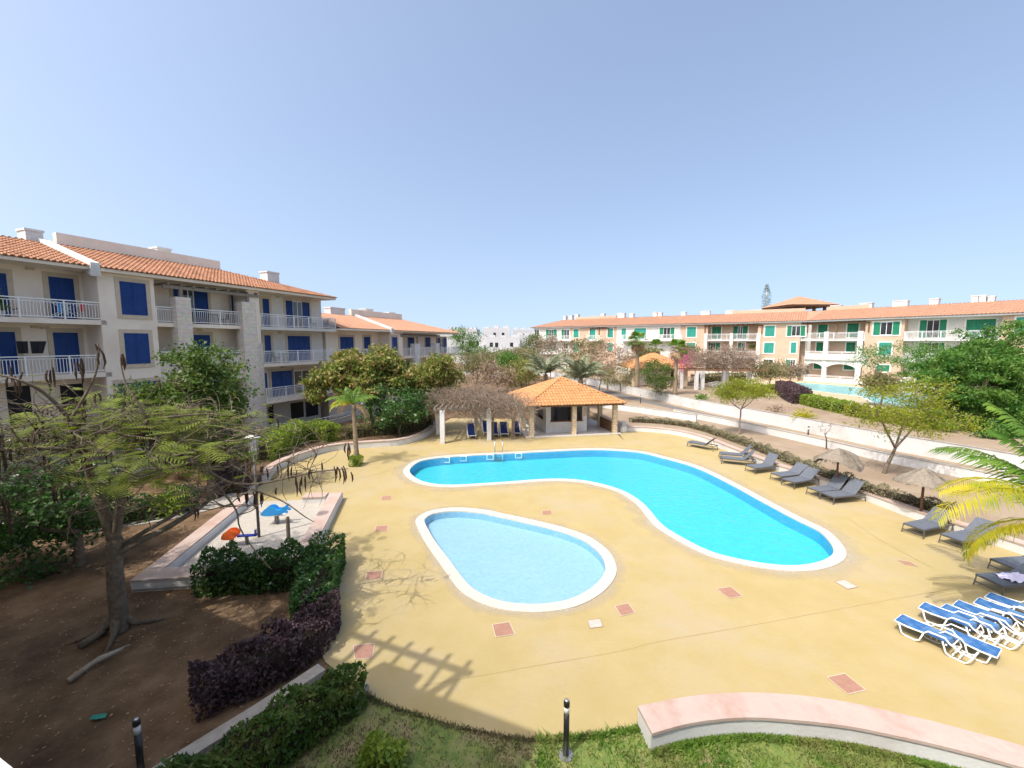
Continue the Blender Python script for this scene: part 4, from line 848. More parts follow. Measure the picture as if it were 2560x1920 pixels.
# ---- own building: balcony parapet and the wing that shades the front garden
OB=Sec((-5,2.45),(-5+.926*10,2.45-.378*10),-1)     # along facade to the right; outward towards the pool
if OB.n[1]<0: OB=Sec((-5,2.45),(-5+.926*10,2.45-.378*10),1)
own=empty('apartment_building','apartment block the picture is taken from, only a white balcony parapet corner showing','building',(-5,2.45,0))
sg=1 if OB.n[1]>0 else -1
OB.n=(OB.n[0]*sg,OB.n[1]*sg)
sbox(OB,own,'wall','cream',-30,0,-9,-.01,0,11.2); sbox(OB,own,'wall','cream',0,14,-9,-2.6,0,10.4)
sbox(OB,own,'balcony','cream',.01,12,-2.59,0,5.35,5.6); sbox(OB,own,'parapet','white_wall',.011,12,-.12,.025,5.6,6.45)
sbox(OB,own,'roof','tile',-30,0,-9,.0,11.2,11.5)
pg=MB()
for d in (.15,1.05): OB.box(pg,-6.6,-1.75,d-.06,d+.06,10.95,11.12)
for i in range(9): OB.box(pg,-6.4+.55*i-.045,-6.4+.55*i+.045,-.02,1.3,11.121,11.25)
OB.box(pg,-2.0,-1.86,.98,1.12,9.5,10.949); OB.box(pg,-3.6,-2.5,.75,1.1,9.0,10.2); fixn(pg.build('pergola','grey_wood',own))
for r in (L1,L2,RB,hut,h2,own): pass
bpy.context.view_layer.update()
for r in (L1,L2,RB,hut,own):
    inv=r.matrix_world.inverted()
    for c_ in children(r): c_.matrix_parent_inverse=inv
# ---------------------------------------------------------------- vegetation
RN=random.Random(11)
def curve(a,b,sag=.12,n=4,rn=RN):
    a,b=Vector(a),Vector(b); L=(b-a).length; off=Vector((rn.uniform(-1,1),rn.uniform(-1,1),rn.uniform(-.6,1)))*L*sag; out=[]
    for i in range(n+1):
        t=i/n; out.append(a*(1-t)+b*t+off*math.sin(math.pi*t))
    return out
def skeleton(limbs,targets,twig=0,twl=.7,rbase=.5,rn=RN,sides=6,tr=.010):
    mb=MB(); N=[];Rr=[]
    for pts,r0,r1 in limbs:
        P=[Vector(p) for p in SM(pts,4)]; n=len(P); rad=[r0+(r1-r0)*i/(n-1) for i in range(n)]; mb.tube(P,rad,max(sides,7)); 
        s=max(1,int(n*.3)) if limbs.index((pts,r0,r1))==0 and len(limbs)<3 else 0
        for p,r in zip(P[s:],rad[s:]): N.append(p);Rr.append(r)
    NA=np.array([tuple(p) for p in N]); tg=[Vector(t) for t in targets]
    order=sorted(range(len(tg)),key=lambda i:float(np.min(np.sum((NA-np.array(tuple(tg[i])))**2,axis=1))))
    cap=len(NA)+len(tg)*5+10; buf=np.zeros((cap,3)); buf[:len(NA)]=NA; rb=list(Rr); m=len(NA); tips=[]
    for i in order:
        t=tg[i]; d=np.sum((buf[:m]-np.array(tuple(t)))**2,axis=1); pen=d.copy(); pen+= (buf[:m,2]>t.z+.25)*1.5; j=int(np.argmin(pen)); a=Vector(buf[j]); L=(t-a).length
        r0=min(rb[j]*.75,.014+L*.018); pts=curve(a,t,.14,4,rn); rad=[r0+(tr-r0)*k/4 for k in range(5)]; mb.tube(pts,rad,4 if sides<6 else 5,cap=False)
        for k in range(1,5): buf[m]=tuple(pts[k]); rb.append(rad[k]); m+=1
        for k in range(twig):
            e=t+Vector((rn.gauss(0,1),rn.gauss(0,1),rn.gauss(0,.45))).normalized()*twl*rn.uniform(.5,1.2); q=curve(t,e,.18,3,rn); mb.tube(q,[tr*.9,tr*.7,tr*.5,tr*.35],3,cap=False); tips.append(e)
        tips.append(t)
    return mb,tips
def ell(c,r,n,rn=RN,shell=.35,flat=None):
    out=[]
    while len(out)<n:
        v=Vector((rn.uniform(-1,1),rn.uniform(-1,1),rn.uniform(-1,1)))
        if v.length>1 or v.length<shell: continue
        if flat is not None and v.z<flat: continue
        out.append(Vector(c)+Vector((v.x*r[0],v.y*r[1],v.z*r[2])))
    return out
def clusterleaves(tips,per,sig,L,W,seed=1,droop=0,zs=.7):
    rg=np.random.RandomState(seed); T=np.array([tuple(t) for t in tips]); k=rg.poisson(per,len(T))+1; P=np.repeat(T,k,axis=0); P=P+rg.normal(size=P.shape)*sig*np.array([1,1,zs]); D=rg.normal(size=P.shape); D[:,2]+=.1-droop
    return leafquads(P,L,W,D,rng=rg)
def make_tree(name,label,base,fork,crowns,lm,nt=40,per=40,sig=.3,L=.12,W=.5,r0=.12,bark='bark',twig=2,twl=.6,cat='tree',group=None,seed=1,lean=0,shell=.35,trunkpts=None,flat=None,zs=.7,part='crown'):
    rn=random.Random(seed); b=Vector(base); root=empty(name,label,cat,b,group=group); f=Vector(fork)-b
    tg=[]; tot=sum(c[1][0]*c[1][1]*c[1][2] for c in crowns)
    for c,r in crowns: tg+=ell(Vector(c)-b,r,max(3,int(nt*r[0]*r[1]*r[2]/tot)),rn,shell,flat)
    tp=trunkpts or [(0,0,-.03),(f.x*.3+rn.uniform(-.1,.1),f.y*.3,f.z*.4),(f.x*.7,f.y*.7+rn.uniform(-.1,.1),f.z*.75),tuple(f)]
    limbs=[(tp,r0,r0*.6)]
    for k in range(3):
        t=tg[rn.randrange(len(tg))]; limbs.append(([tuple(f),tuple(f*.5+t*.5+Vector((0,0,-.1))),tuple(f*.2+t*.8)],r0*.55,r0*.2))
    mb,tips=skeleton(limbs,tg,twig,twl,rn=rn); mb.build('trunk',bark,root,True)
    if per>0: quads(part,clusterleaves(tips,per,sig,L,W,seed,zs=zs),lm,root)
    return root
# ---- big flame tree in the front garden
bt=Vector(AT(297,1578,10.3)); bt.z=0; big=empty('flame_tree','big spreading flame tree with hanging dark pods in the shaded front garden','tree',bt)
def rl(x,y,Y): return tuple(AT(x,y,Y)-bt)
rn=random.Random(5)
limbs=[([(.05,0,-.05),rl(293,1500,10.3),rl(286,1420,10.3),rl(286,1345,10.3)],.205,.165),
([rl(286,1350,10.3),rl(258,1275,10.25),rl(232,1210,10.2),rl(212,1130,10.0),rl(176,1050,9.8)],.15,.05),
([rl(287,1360,10.3),rl(300,1270,10.2),rl(317,1190,10.0),rl(328,1120,9.9),rl(370,1050,9.8)],.11,.045),
([rl(292,1385,10.3),rl(350,1352,10.5),rl(407,1325,10.8),rl(470,1288,11.2),rl(510,1262,11.5),rl(560,1215,11.8)],.10,.045),
([rl(292,1375,10.35),rl(360,1330,10.8),rl(440,1285,11.6),rl(500,1245,12.0)],.07,.04),
([rl(355,1085,9.9),rl(430,1120,10.1),rl(500,1165,10.3),rl(570,1205,10.5),rl(640,1210,10.7),rl(720,1195,10.9),rl(800,1178,11.0),rl(870,1172,11.1)],.06,.012),
([rl(500,1165,10.3),rl(545,1215,10.2),rl(590,1275,10.1),rl(600,1320,10.0),rl(640,1380,10.0),rl(680,1425,10.0)],.03,.008),
([rl(570,1205,10.5),rl(650,1230,10.7),rl(710,1255,10.7),rl(760,1290,10.7),rl(785,1305,10.7)],.03,.008),
([rl(176,1050,9.8),rl(120,990,9.5),rl(60,955,9.2),rl(-10,935,9.0)],.05,.015),
([rl(176,1050,9.8),rl(215,985,9.9),rl(243,920,10.0),rl(245,855,10.0)],.04,.012),
([rl(370,1050,9.8),rl(340,1000,9.7),rl(315,960,9.7),rl(300,900,9.7)],.035,.01),
([rl(370,1050,9.8),rl(450,1040,10.2),rl(520,1035,10.6),rl(560,1040,10.8)],.035,.01),
([rl(212,1130,10.0),rl(120,1120,9.6),rl(20,1125,9.2),rl(-80,1130,9)],.06,.02)]
tg=[]
while len(tg)<400:
    x=rn.uniform(-14.8,-4.6); y=rn.uniform(7.8,13.2); dx=(x+10)/5.2; dy=(y-10.3)/3.0
    if dx*dx+dy*dy>1: continue
    if x>-8.3 and rn.random()<.45: continue
    z=5.35-1.1*(dx*dx*.6+dy*dy*.5)+rn.gauss(0,.45)-max(0,x+7.8)*.22
    if z>6.5: continue
    tg.append(Vector((x,y,z))-bt)
tg+=[Vector((rn.uniform(-14.5,-7.2),rn.uniform(8.6,12.6),rn.uniform(3.3,4.7)))-bt for _ in range(75)]
mb,tips=skeleton(limbs,tg,3,.85,rn=rn,tr=.0135)
for a in (0.5,2.2,3.7,5.2): mb.tube([(.1*math.cos(a),.1*math.sin(a),.35),(.35*math.cos(a),.35*math.sin(a),.08),(1.0*math.cos(a),1.0*math.sin(a),-.03)],[.13,.07,.02],7)
mb.build('trunk','bark',big,True)
def ferns(tips,n,L,seed,yd=0):                    # bipinnate feathery leaves made of fine flat pinnae
    rg=np.random.RandomState(seed); T=np.array([tuple(t) for t in tips]); idx=rg.randint(0,len(T),n); P=T[idx]+rg.normal(size=(n,3))*[.25,.25,.12]
    az=rg.rand(n)*6.283; el=rg.normal(size=n)*.22-.05; D=np.c_[np.cos(az)*np.cos(el),np.sin(az)*np.cos(el),np.sin(el)]; S=np.c_[-np.sin(az),np.cos(az),np.zeros(n)]; out=[]
    LL=(L*(.7+.6*rg.rand(n)))[:,None]; k=9
    for i in range(k):
        t=(i+.7)/k; c=P+D*LL*t; c[:,2]-=.12*LL[:,0]*t*t; pl=LL*.36*math.sin(math.pi*(.15+.75*t)); w_=LL*.035
        for sg_ in (-1,1):
            e=c+S*sg_*pl+D*pl*.35; e[:,2]-=pl[:,0]*.12; out.append(np.stack([c-D*w_,e-D*w_*.3,e+D*w_*.4,c+D*w_],axis=1))
    return np.concatenate(out)
anc=[t for t in tips if (t+bt).x<-7.2]; anc=[anc[rn.randrange(len(anc))] for _ in range(34)]; lt=[t for t in tips if any((t-a).length<.75 for a in anc)]
quads('foliage',ferns(lt,1150,.46,3),'leaf_feather',big)
pb=MB(); cand=[t for t in tips]; rn.shuffle(cand)
pods=[c for c in cand if (c+bt).x<-8.2 or rn.random()<.25][:120]+[Vector(rl(x,y,10.9)) for x,y in ((660,1165),(668,1170),(700,1158),(735,1165),(742,1178),(770,1172),(803,1160),(838,1165),(845,1168),(880,1180),(862,1165),(600,1215),(612,1225),(640,1230),(655,1230),(690,1220),(735,1195),(760,1190),(575,1190),(590,1200))]+[Vector(rl(x,y,9.9)) for x,y in ((238,860),(248,870),(300,885),(125,925),(130,918),(45,930),(30,940),(185,905),(200,895),(210,915),(10,915))]
for p in pods:
    for r in range(rn.choice((1,1,1,2,3))):
        a=rn.random()*6.28; L=rn.uniform(.2,.55); q=p+Vector((rn.gauss(0,.05),rn.gauss(0,.05),0)); c=.12*L; pts=[q,q+Vector((math.cos(a)*c,math.sin(a)*c,-L*.33)),q+Vector((math.cos(a)*c*1.3,math.sin(a)*c*1.3,-L*.7)),q+Vector((math.cos(a)*c*.6,math.sin(a)*c*.6,-L))]
        pb.tube(pts,[.012,.024,.024,.006],5)
tag(pb.build('seed_pods','pod',big),kind='stuff')
# ---- hedges
def hedge(name,label,axis,w_,h,lm,L=.07,dens=900,z0=0,cat='hedge',group=None,seed=3,rnd=.25,W=.5,bumpy=.08,core='twig_shade'):
    rg=np.random.RandomState(seed); A=np.array(SM([(p[0],p[1]) for p in axis],5)) if len(axis)>2 else np.array([axis[0],axis[1]],float)
    seg=np.linalg.norm(np.diff(A,axis=0),axis=1); cum=np.r_[0,np.cumsum(seg)]; Lt=cum[-1]; n=int((Lt*(w_+2*h)+2*w_*h)*dens)
    s=rg.uniform(-w_*.35,Lt+w_*.35,n); sc=np.clip(s,0,Lt); k=np.clip(np.searchsorted(cum,sc)-1,0,len(seg)-1); f=(sc-cum[k])/seg[k]; T=(A[k+1]-A[k])/seg[k][:,None]; C=A[k]*(1-f[:,None])+A[k+1]*f[:,None]+T*(s-sc)[:,None]
    Nn=np.c_[-T[:,1],T[:,0]]; over=np.abs(s-sc)/(w_*.5); sh=np.sqrt(np.clip(1-over**2*.9,0.05,1))
    th=rg.uniform(0,1,n)*(w_+2*h); u=np.where(th<h,-w_/2,np.where(th<h+w_,th-h-w_/2,w_/2)); z=np.where(th<h,th,np.where(th<h+w_,h,th-h-w_))
    bz=1+bumpy*(np.sin(s*3.1+seed)+np.sin(s*7.3+u*6+seed*2))*.6; z=z*np.where(z>h*.6,bz,1)-np.maximum(0,np.abs(u)/(w_/2)-.6)*rnd*np.maximum(z/h-.5,0)*h*.5
    z=z*(.75+.25*sh); u=u*sh; inn=rg.exponential(.06,n); u=u*(1-inn/(w_/2)); z=np.maximum(.03,z-inn*(z>h*.8))
    P=np.c_[C+Nn*u[:,None],z0+z]; D=np.c_[Nn*np.sign(u)[:,None]*.6,np.full(n,.5)]+rg.normal(size=(n,3))*.7
    Q=leafquads(P,L,W,D,rng=rg)
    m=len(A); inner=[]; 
    a=offset([tuple(p) for p in A],w_*.27); b=offset([tuple(p) for p in A],-w_*.27); cq=[]  # core box blocks see-through; its default colour stands for inner shade
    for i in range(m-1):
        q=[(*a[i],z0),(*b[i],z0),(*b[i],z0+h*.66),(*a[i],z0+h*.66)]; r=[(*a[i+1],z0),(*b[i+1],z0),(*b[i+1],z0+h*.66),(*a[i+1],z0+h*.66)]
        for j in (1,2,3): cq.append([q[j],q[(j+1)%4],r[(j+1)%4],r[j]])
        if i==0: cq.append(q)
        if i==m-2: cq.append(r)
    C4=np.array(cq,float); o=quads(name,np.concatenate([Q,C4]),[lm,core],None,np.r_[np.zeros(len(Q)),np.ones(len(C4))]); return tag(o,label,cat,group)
hedge('hedge','glossy dark green hedge over the near corner of the sandpit',[(-9.2,12.2),(-7.6,12.35),(-6.2,12.6)],1.0,1.05,'leaf_dark',.12,520,seed=1,bumpy=.22,rnd=.5)
hedge('hedge','dark green hedge side running from the sandpit to the purple hedge',[(-6.1,13.3),(-5.8,12.0),(-5.35,10.6)],1.05,1.0,'leaf_dark',.11,560,seed=2,bumpy=.22,rnd=.5)
hedge('hedge','dark purple-leaved hedge curving through the shaded front garden',[(-5.0,10.3),(-4.95,9.6),(-5.45,8.8),(-6.3,8.1)],.95,.86,'leaf_purple',.10,760,seed=3,bumpy=.24,rnd=.6)
hedge('hedge','light-edged green hedge in the foreground between two pale kerbs',[(-3.35,8.0),(-3.85,7.4),(-4.5,6.6),(-5.15,5.9),(-5.7,5.1)],.7,.85,'leaf_mid',.105,800,seed=4,bumpy=.22,rnd=.5)
hedge('hedge','low grey-green shrub hedge behind the long curved seat wall',[tuple(p) for p in offset(GP([(1580,1055),(1640,1058),(1720,1068),(1800,1092),(1880,1122),(1950,1150),(2020,1178),(2100,1208),(2200,1242),(2290,1266),(2350,1285)],.4),.35)],.85,.42,'leaf_greyshrub',.08,420,z0=.35,seed=5,bumpy=.3)
hedge('hedge','clipped green-brown hedge behind the left seat wall under the trees',GP([(868,1096),(930,1088),(1000,1082),(1050,1070),(1072,1055)],.3),1.1,.95,'leaf_olive',.10,380,z0=.3,seed=6)
hedge('hedge','bright green bushy hedge beside the mushroom lamp',GP([(655,1150),(700,1125),(740,1108),(785,1100)],.3),1.6,1.35,'leaf_light',.12,330,z0=.3,seed=7,bumpy=.25)
hedge('shrub','round yellow-green shrub at the end of the bushy hedge',GP([(815,1103),(835,1100)],.3),1.15,1.25,'leaf_light',.11,520,z0=.3,seed=8,cat='shrub',bumpy=.2)
pbx=G(893,1162); hedge('shrub','small yellow-green bush at the foot of the young palm on the deck',[(pbx[0]-.12,pbx[1]-.15),(pbx[0]+.12,pbx[1]-.15)],.75,.62,'leaf_light',.09,900,seed=9,cat='shrub')
u=1.35
hedge('hedge','long brown dried hedge in front of the peach building',GP([(1945,930),(2010,938),(2080,944),(2150,950),(2215,956)],u),1.2,1.7,'leaf_dry',.22,90,z0=u,seed=10)
hedge('hedge','low clipped olive hedge at the left end of the distant pool',GP([(1893,945),(1930,946),(1985,942)],u),1.8,1.0,'leaf_olive',.2,110,z0=u,seed=11)
hedge('hedge','clipped bright green hedge in front of the distant pool',GP([(2020,1012),(2060,1022),(2110,1033)],u),1.4,1.05,'leaf_light',.15,220,z0=u,seed=12)
hedge('hedge','yellowish hedge continuing towards the big acacia',GP([(2135,1040),(2180,1048),(2240,1058),(2300,1068)],u),1.4,.95,'leaf_lime',.16,200,z0=u,seed=13,bumpy=.2)
hedge('shrub','round purple shrub beside the distant pool',GP([(1958,985),(1985,1002),(2003,1010)],u),1.7,1.5,'leaf_purple',.15,220,z0=u,seed=14,cat='shrub')
hedge('hedge','pale yellow-green hedge left of the round purple shrub',GP([(1870,985),(1910,982),(1945,982)],u),1.3,.9,'leaf_lime',.17,150,z0=u,seed=15,bumpy=.2)
hedge('hedge','low green shrubs inside the upper garden behind the distant pergola',GP([(1740,958),(1800,954),(1860,952)],u),1.5,1.3,'leaf_olive',.2,90,z0=u,seed=16)
# ---- trees
make_tree('garden_tree','leafy small tree with dark crown at the left edge of the garden',(*G(195,1413),0),AT(199,1330,13.6),[(AT(80,1270,13.4),(2.1,1.6,1.35)),(AT(30,1370,12.8),(1.5,1.2,.9)),(AT(190,1240,14),(1.2,1.1,.9))],'leaf_dark',70,45,.24,.15,.55,.16,seed=21)
make_tree('garden_tree','tall bushy green tree standing before the stone pillars of the left block',(AT(500,900,19.5).x,19.5,0),AT(505,1090,19.5),[(AT(505,950,19.5),(1.5,1.4,1.7)),(AT(430,1010,19.6),(1.9,1.5,1.3)),(AT(545,1040,19.6),(1.2,1.3,1.5)),(AT(400,1060,19),(1.6,1.2,.8))],'leaf_mid',130,75,.24,.15,.55,.13,seed=22)
make_tree('almond_tree','broad tropical almond tree with reddish new leaves before the far left block',(AT(930,1000,33.5).x,33.5,.3),AT(925,1020,33.5),[(AT(880,915,33.5),(1.9,1.9,1.25)),(AT(945,905,33.8),(1.7,1.8,1.1)),(AT(825,950,32.5),(1.5,1.5,.75)),(AT(985,945,34),(1.6,1.7,1.1)),(AT(905,960,32.6),(2.2,1.6,.9)),(AT(800,985,32),(.9,1,.5))],'leaf_almond',150,50,.24,.27,.55,.2,seed=23,shell=.45)
make_tree('almond_tree','smaller tropical almond tree right of the broad one, touching the dry climber',(AT(1080,1000,35.5).x,35.5,.2),AT(1078,1020,35.5),[(AT(1100,915,35.5),(1.1,1.3,.9)),(AT(1065,945,35.2),(1.5,1.4,1.0)),(AT(1030,965,35),(1.2,1.3,.8)),(AT(1125,950,35.8),(.9,1,.8))],'leaf_almond',70,40,.36,.26,.5,.15,seed=24,shell=.45)
make_tree('garden_tree','dark shrubby tree in the shade beneath the almond trees',(AT(1000,1040,32).x,32,.3),AT(1000,1060,32),[(AT(985,1015,32),(2.6,1.6,1.5)),(AT(1040,1020,33),(1.6,1.5,1.1))],'leaf_dark',60,40,.3,.2,.5,.1,seed=25)
make_tree('garden_tree','dark green shrubs against the terrace of the near left block',(AT(560,1150,24).x,24,.3),AT(560,1120,24),[(AT(545,1120,24),(1.7,1.2,1.0)),(AT(480,1130,23),(1.4,1.1,1.0))],'leaf_mid',50,40,.25,.15,.5,.08,seed=26)
make_tree('acacia_tree','slender yellow-green acacia standing against the near lane wall',(*G(1850,1086,.35),.35),AT(1852,1024,32.4),[(AT(1850,975,32.4),(1.9,1.5,.85)),(AT(1815,985,32.2),(1.0,1.2,.6)),(AT(1890,980,32.6),(.9,1.1,.6))],'leaf_lime',60,55,.26,.12,.4,.08,'twig',seed=27,zs=.4)
trb=G(2210,1183,.35); b2=Vector((*trb,.35))
tb=make_tree('acacia_tree','leaning acacia with yellow-green feathery crown in front of the lane walls',b2,AT(2238,1120,22.3),[(AT(2235,1015,22.2),(1.9,1.6,1.0)),(AT(2330,1040,22),(1.6,1.5,.9)),(AT(2220,1060,22.3),(1.0,1.2,.45)),(AT(2370,1075,21.8),(.8,1,.4)),(AT(2290,980,22.5),(1.7,1.5,.6))],'leaf_lime',105,26,.26,.12,.4,.11,'bark',seed=28,zs=.4,trunkpts=[(0,0,-.03),(.12,0,.45),(.38,.05,.95),tuple(AT(2238,1120,22.3)-b2)])
make_tree('acacia_tree','big dense green acacia filling the right edge behind the lane walls',(33.5,30,1.35),(33.5,30,3.6),[(AT(2480,960,29.5),(4.4,3.4,2.7)),(AT(2560,900,31),(4.6,3.6,2.8)),(AT(2400,1010,29),(2.4,2.4,1.5)),(AT(2350,930,32),(2.2,2.2,.9)),(AT(2430,1090,28),(3.2,2,1.3)),(AT(2540,1060,28),(3,2,2.0))],'leaf_acacia',380,105,.24,.18,.42,.3,seed=29,shell=.5,zs=.55)
make_tree('acacia_tree','thin open-crowned tree left of the big acacia before the white balconies',(AT(2295,930,47).x,47,1.35),AT(2300,915,47),[(AT(2290,885,47),(4.2,3,1.3)),(AT(2350,905,46),(2.6,2,1.0))],'leaf_acacia',90,14,.4,.2,.35,.14,'palebark',seed=30,twig=3,zs=.4)
make_tree('acacia_tree','thin sparse tree before the closed teal shutters of the peach wall',(AT(2190,920,50).x,50,1.35),AT(2190,920,50),[(AT(2178,890,50),(1.9,1.6,1.3))],'leaf_acacia',40,8,.4,.2,.35,.1,'palebark',seed=31,twig=3,zs=.4)
make_tree('young_tree','bare twisted sapling behind the straw parasol',(*G(2066,1122,.35),.35),AT(2062,1085,27),[(AT(2055,1068,27),(.9,.5,.5))],'twig',9,0,.2,.1,.4,.05,'twig',seed=32,twig=3)
make_tree('young_tree','small tree with grey-green ball crown behind the far lane wall, left of the fan palms',(AT(1552,985,52).x,52,1.35),AT(1550,958,52),[(AT(1547,945,52),(1.9,1.6,1.3))],'leaf_olive',36,30,.3,.16,.45,.07,seed=33)
make_tree('young_tree','dense olive tree in front of the distant hut',(AT(1640,990,50).x,50,1.35),AT(1642,965,50),[(AT(1640,935,50),(1.9,1.7,1.7)),(AT(1652,962,50),(1.5,1.2,.8))],'leaf_mid',55,32,.32,.18,.45,.07,seed=34)
# middle distance: dry and grey trees one behind another
mid=[(1165,850,75,3.0,2.4,'leaf_acacia','green acacia behind the balcony corner of the far left block'),(1212,905,62,1.9,1.4,'leaf_olive','olive scrub tree before the tallest white block'),(1255,892,70,2.2,1.3,'leaf_olive','grey-green tree below the white town, middle of its row'),
(1302,888,72,2.2,1.5,'leaf_olive','grey-green tree left of the white corner of the peach block'),(1240,935,48,2.0,1.2,'leaf_dry','dry brown tree rising above the climber-covered pergola'),(1300,935,50,2.2,1.5,'leaf_almond','small tree with rusty leaves left of the date palms'),
(1190,910,58,2.2,1.4,'leaf_olive','low olive tree above the right end of the almond trees'),(1375,868,70,2.9,1.6,'leaf_dry','bare brownish tree before the white balconies of the peach block'),(1465,875,66,3.2,1.7,'leaf_olive','grey tree before the lower shutters of the peach block'),
(1520,890,62,4.4,1.9,'leaf_dry','wide rusty brown tree left of the fan palms'),(1612,890,64,1.4,1.2,'leaf_olive','grey-green tree behind the nearest fan palm'),(1450,925,56,2.2,1.4,'leaf_olive','grey thicket right of the date palms'),
(1275,905,56,1.8,1.2,'leaf_acacia','fresh green low tree between the dry ones'),(1335,860,80,2.0,2.2,'leaf_mid','dark slim tree at the white corner of the peach block'),(1180,878,85,4,1.4,'leaf_acacia','low green tree in the gap beyond the far left block'),(1715,880,62,1.3,1.0,'leaf_olive','grey tree behind the right fan palm'),(1975,925,58,1.4,.9,'leaf_dry','dry dome of brush beside the peach wall'),(1925,925,56,2.2,1.0,'leaf_olive','grey-green shrub by the passage in the peach wall'),(1320,900,60,2.4,1.2,'leaf_olive','grey-green brush behind the date palms'),(1500,925,58,1.6,1.0,'leaf_dry','brown brush left of the grey-green ball tree'),(2205,955,40,.7,.5,'leaf_olive','small pale ball tree at the far edge of the second pool')]
for i,(x,y,Y,rx,rz,lm,lab) in enumerate(mid):
    c=AT(x,y,Y); gz=1.35 if x>1560 else 0
    make_tree('scrub_tree','%s'%lab,(c.x,Y,gz),(c.x+.2,Y,max(gz+.4,c.z-rz*.9)),[(c,(rx,rx*.8,rz))],lm,34,20 if lm=='leaf_dry' else 26,.42,.24,.4,.09,'twig',twig=3,twl=.8,seed=40+i,group='scrub trees of the middle distance',shell=.3)
# ---- dry climber over the pergola
def tangle(name,label,c,r,n,parent=None,seed=1,L=.9,rad=.009,leaves=900,m='twig',zmin=None,top=True):
    rn=random.Random(seed); mb=MB()
    for i in range(n):
        while True:
            v=Vector((rn.uniform(-1,1),rn.uniform(-1,1),rn.uniform(-1,1)))
            if v.length<=1 and (abs(v.z)>.2 or rn.random()<.4): break
        p=Vector((v.x*r[0],v.y*r[1],v.z*r[2]*(1+.25*math.sin(v.x*5)+.15*math.sin(v.y*7)))); d=Vector((v.x*.8+rn.gauss(0,.7),v.y*.5+rn.gauss(0,.6),rn.gauss(.15,.4))).normalized(); l=L*rn.uniform(.5,1.4)
        q=[p,p+d*l*.4+Vector((0,0,.08*l)),p+d*l*.75+Vector((rn.gauss(0,.05),rn.gauss(0,.05),.06*l)),p+d*l+Vector((rn.gauss(0,.1),rn.gauss(0,.1),-.12*l))]
        mb.tube(q,[rad*rn.uniform(.8,1.5),rad,rad*.8,rad*.5],3,cap=False)
    root=empty(name,label,'climber',c); mb.build('stems',m,root)
    rg=np.random.RandomState(seed); P=rg.normal(size=(leaves,3)); P/=np.linalg.norm(P,axis=1)[:,None]; P*=rg.uniform(.3,1.02,leaves)[:,None]; P=P*np.array(r)
    quads('foliage',leafquads(P,.09,.5,rng=rg),'leaf_dry',root); return root
tc=AT(1170,1005,32.7); ta=tangle('climber','mass of dry thorny climber lying over the left half of the pergola',tc,(3.5,2.4,1.25),1900,seed=1,leaves=5000)
tc=AT(1265,1018,32.2); tangle('climber','lower end of the dry climber reaching towards the bar hut roof',tc,(2.6,2.2,.95),1000,seed=2,leaves=2500)
tc=AT(1800,900,57); tangle('climber','dry climber covering the distant pergola',tc,(5.2,2.6,1.45),1300,seed=3,leaves=5000,rad=.022,L=1.4)
for x,y,l in ((1223,1035,'second'),(1275,1045,'last')):
    b=Vector((*G(x+8,1098),0)); mb=MB(); rn=random.Random(x)
    for k in range(6):
        a=k*1.05; mb.tube([b+Vector((.12*math.cos(a),.12*math.sin(a),0)),b+Vector((.1*math.cos(a+1),.1*math.sin(a+1),1)),b+Vector((.14*math.cos(a+2),.14*math.sin(a+2),1.8)),b+Vector((.5*math.cos(a+2),.5*math.sin(a+2),2.6))],[.045,.035,.03,.02],6)
    tag(mb.build('woody_climber','twig'),'twisted woody stems climbing the %s front pergola position'%l,'climber')
bo=AT(1700,900,55); r=empty('bougainvillea','pink bougainvillea spray between the fan palm and the dry climber','climber',bo); quads('blossom',leafquads(np.random.normal(size=(900,3))*[.8,.6,.8],.16,.6),'leaf_pink',r)
mb=MB(); 
for k in range(5): mb.tube([(0,0,bo.z*-1+1.35),(.2*k-.4,0,-1.2),(.35*k-.7,0,.3)],.03,5)
mb.build('stems','twig',r)
# ---- palms
def frond(L,el,az,droop=1.0,pairs=26,ll=.5,start=.12,w_=.03,rn=RN,hang=.35):
    """one feather frond from the origin; returns (rachis points, quads)"""
    n=10; pts=[]; p=Vector((0,0,0)); e=el
    for i in range(n+1):
        pts.append(p.copy()); p=p+Vector((math.cos(az)*math.cos(e),math.sin(az)*math.cos(e),math.sin(e)))*(L/n); e-=droop*(.06+.20*i/n)
    Q=[]; S0=Vector((-math.sin(az),math.cos(az),0))
    for k in range(pairs):
        t=start+(1-start)*(k+.5)/pairs; f=t*n; i=min(int(f),n-1); c=pts[i].lerp(pts[i+1],f-i); d=(pts[i+1]-pts[i]).normalized(); l=ll*math.sin(math.pi*(.12+.82*t))**.7*rn.uniform(.85,1.1)
        for sg_ in (-1,1):
            m=(S0*sg_*.85+d*.55+Vector((0,0,-hang*rn.uniform(.5,1.3)))).normalized(); e1=c+m*l*.55; e2=c+m*l+Vector((0,0,-l*hang*.6)); up_=d*w_
            Q.append([c-up_*.4,e1-up_,e2,e1+up_]) if False else Q.append([tuple(c),tuple(e1-up_*.9),tuple(e2),tuple(e1+up_*.9)])
    return pts,Q
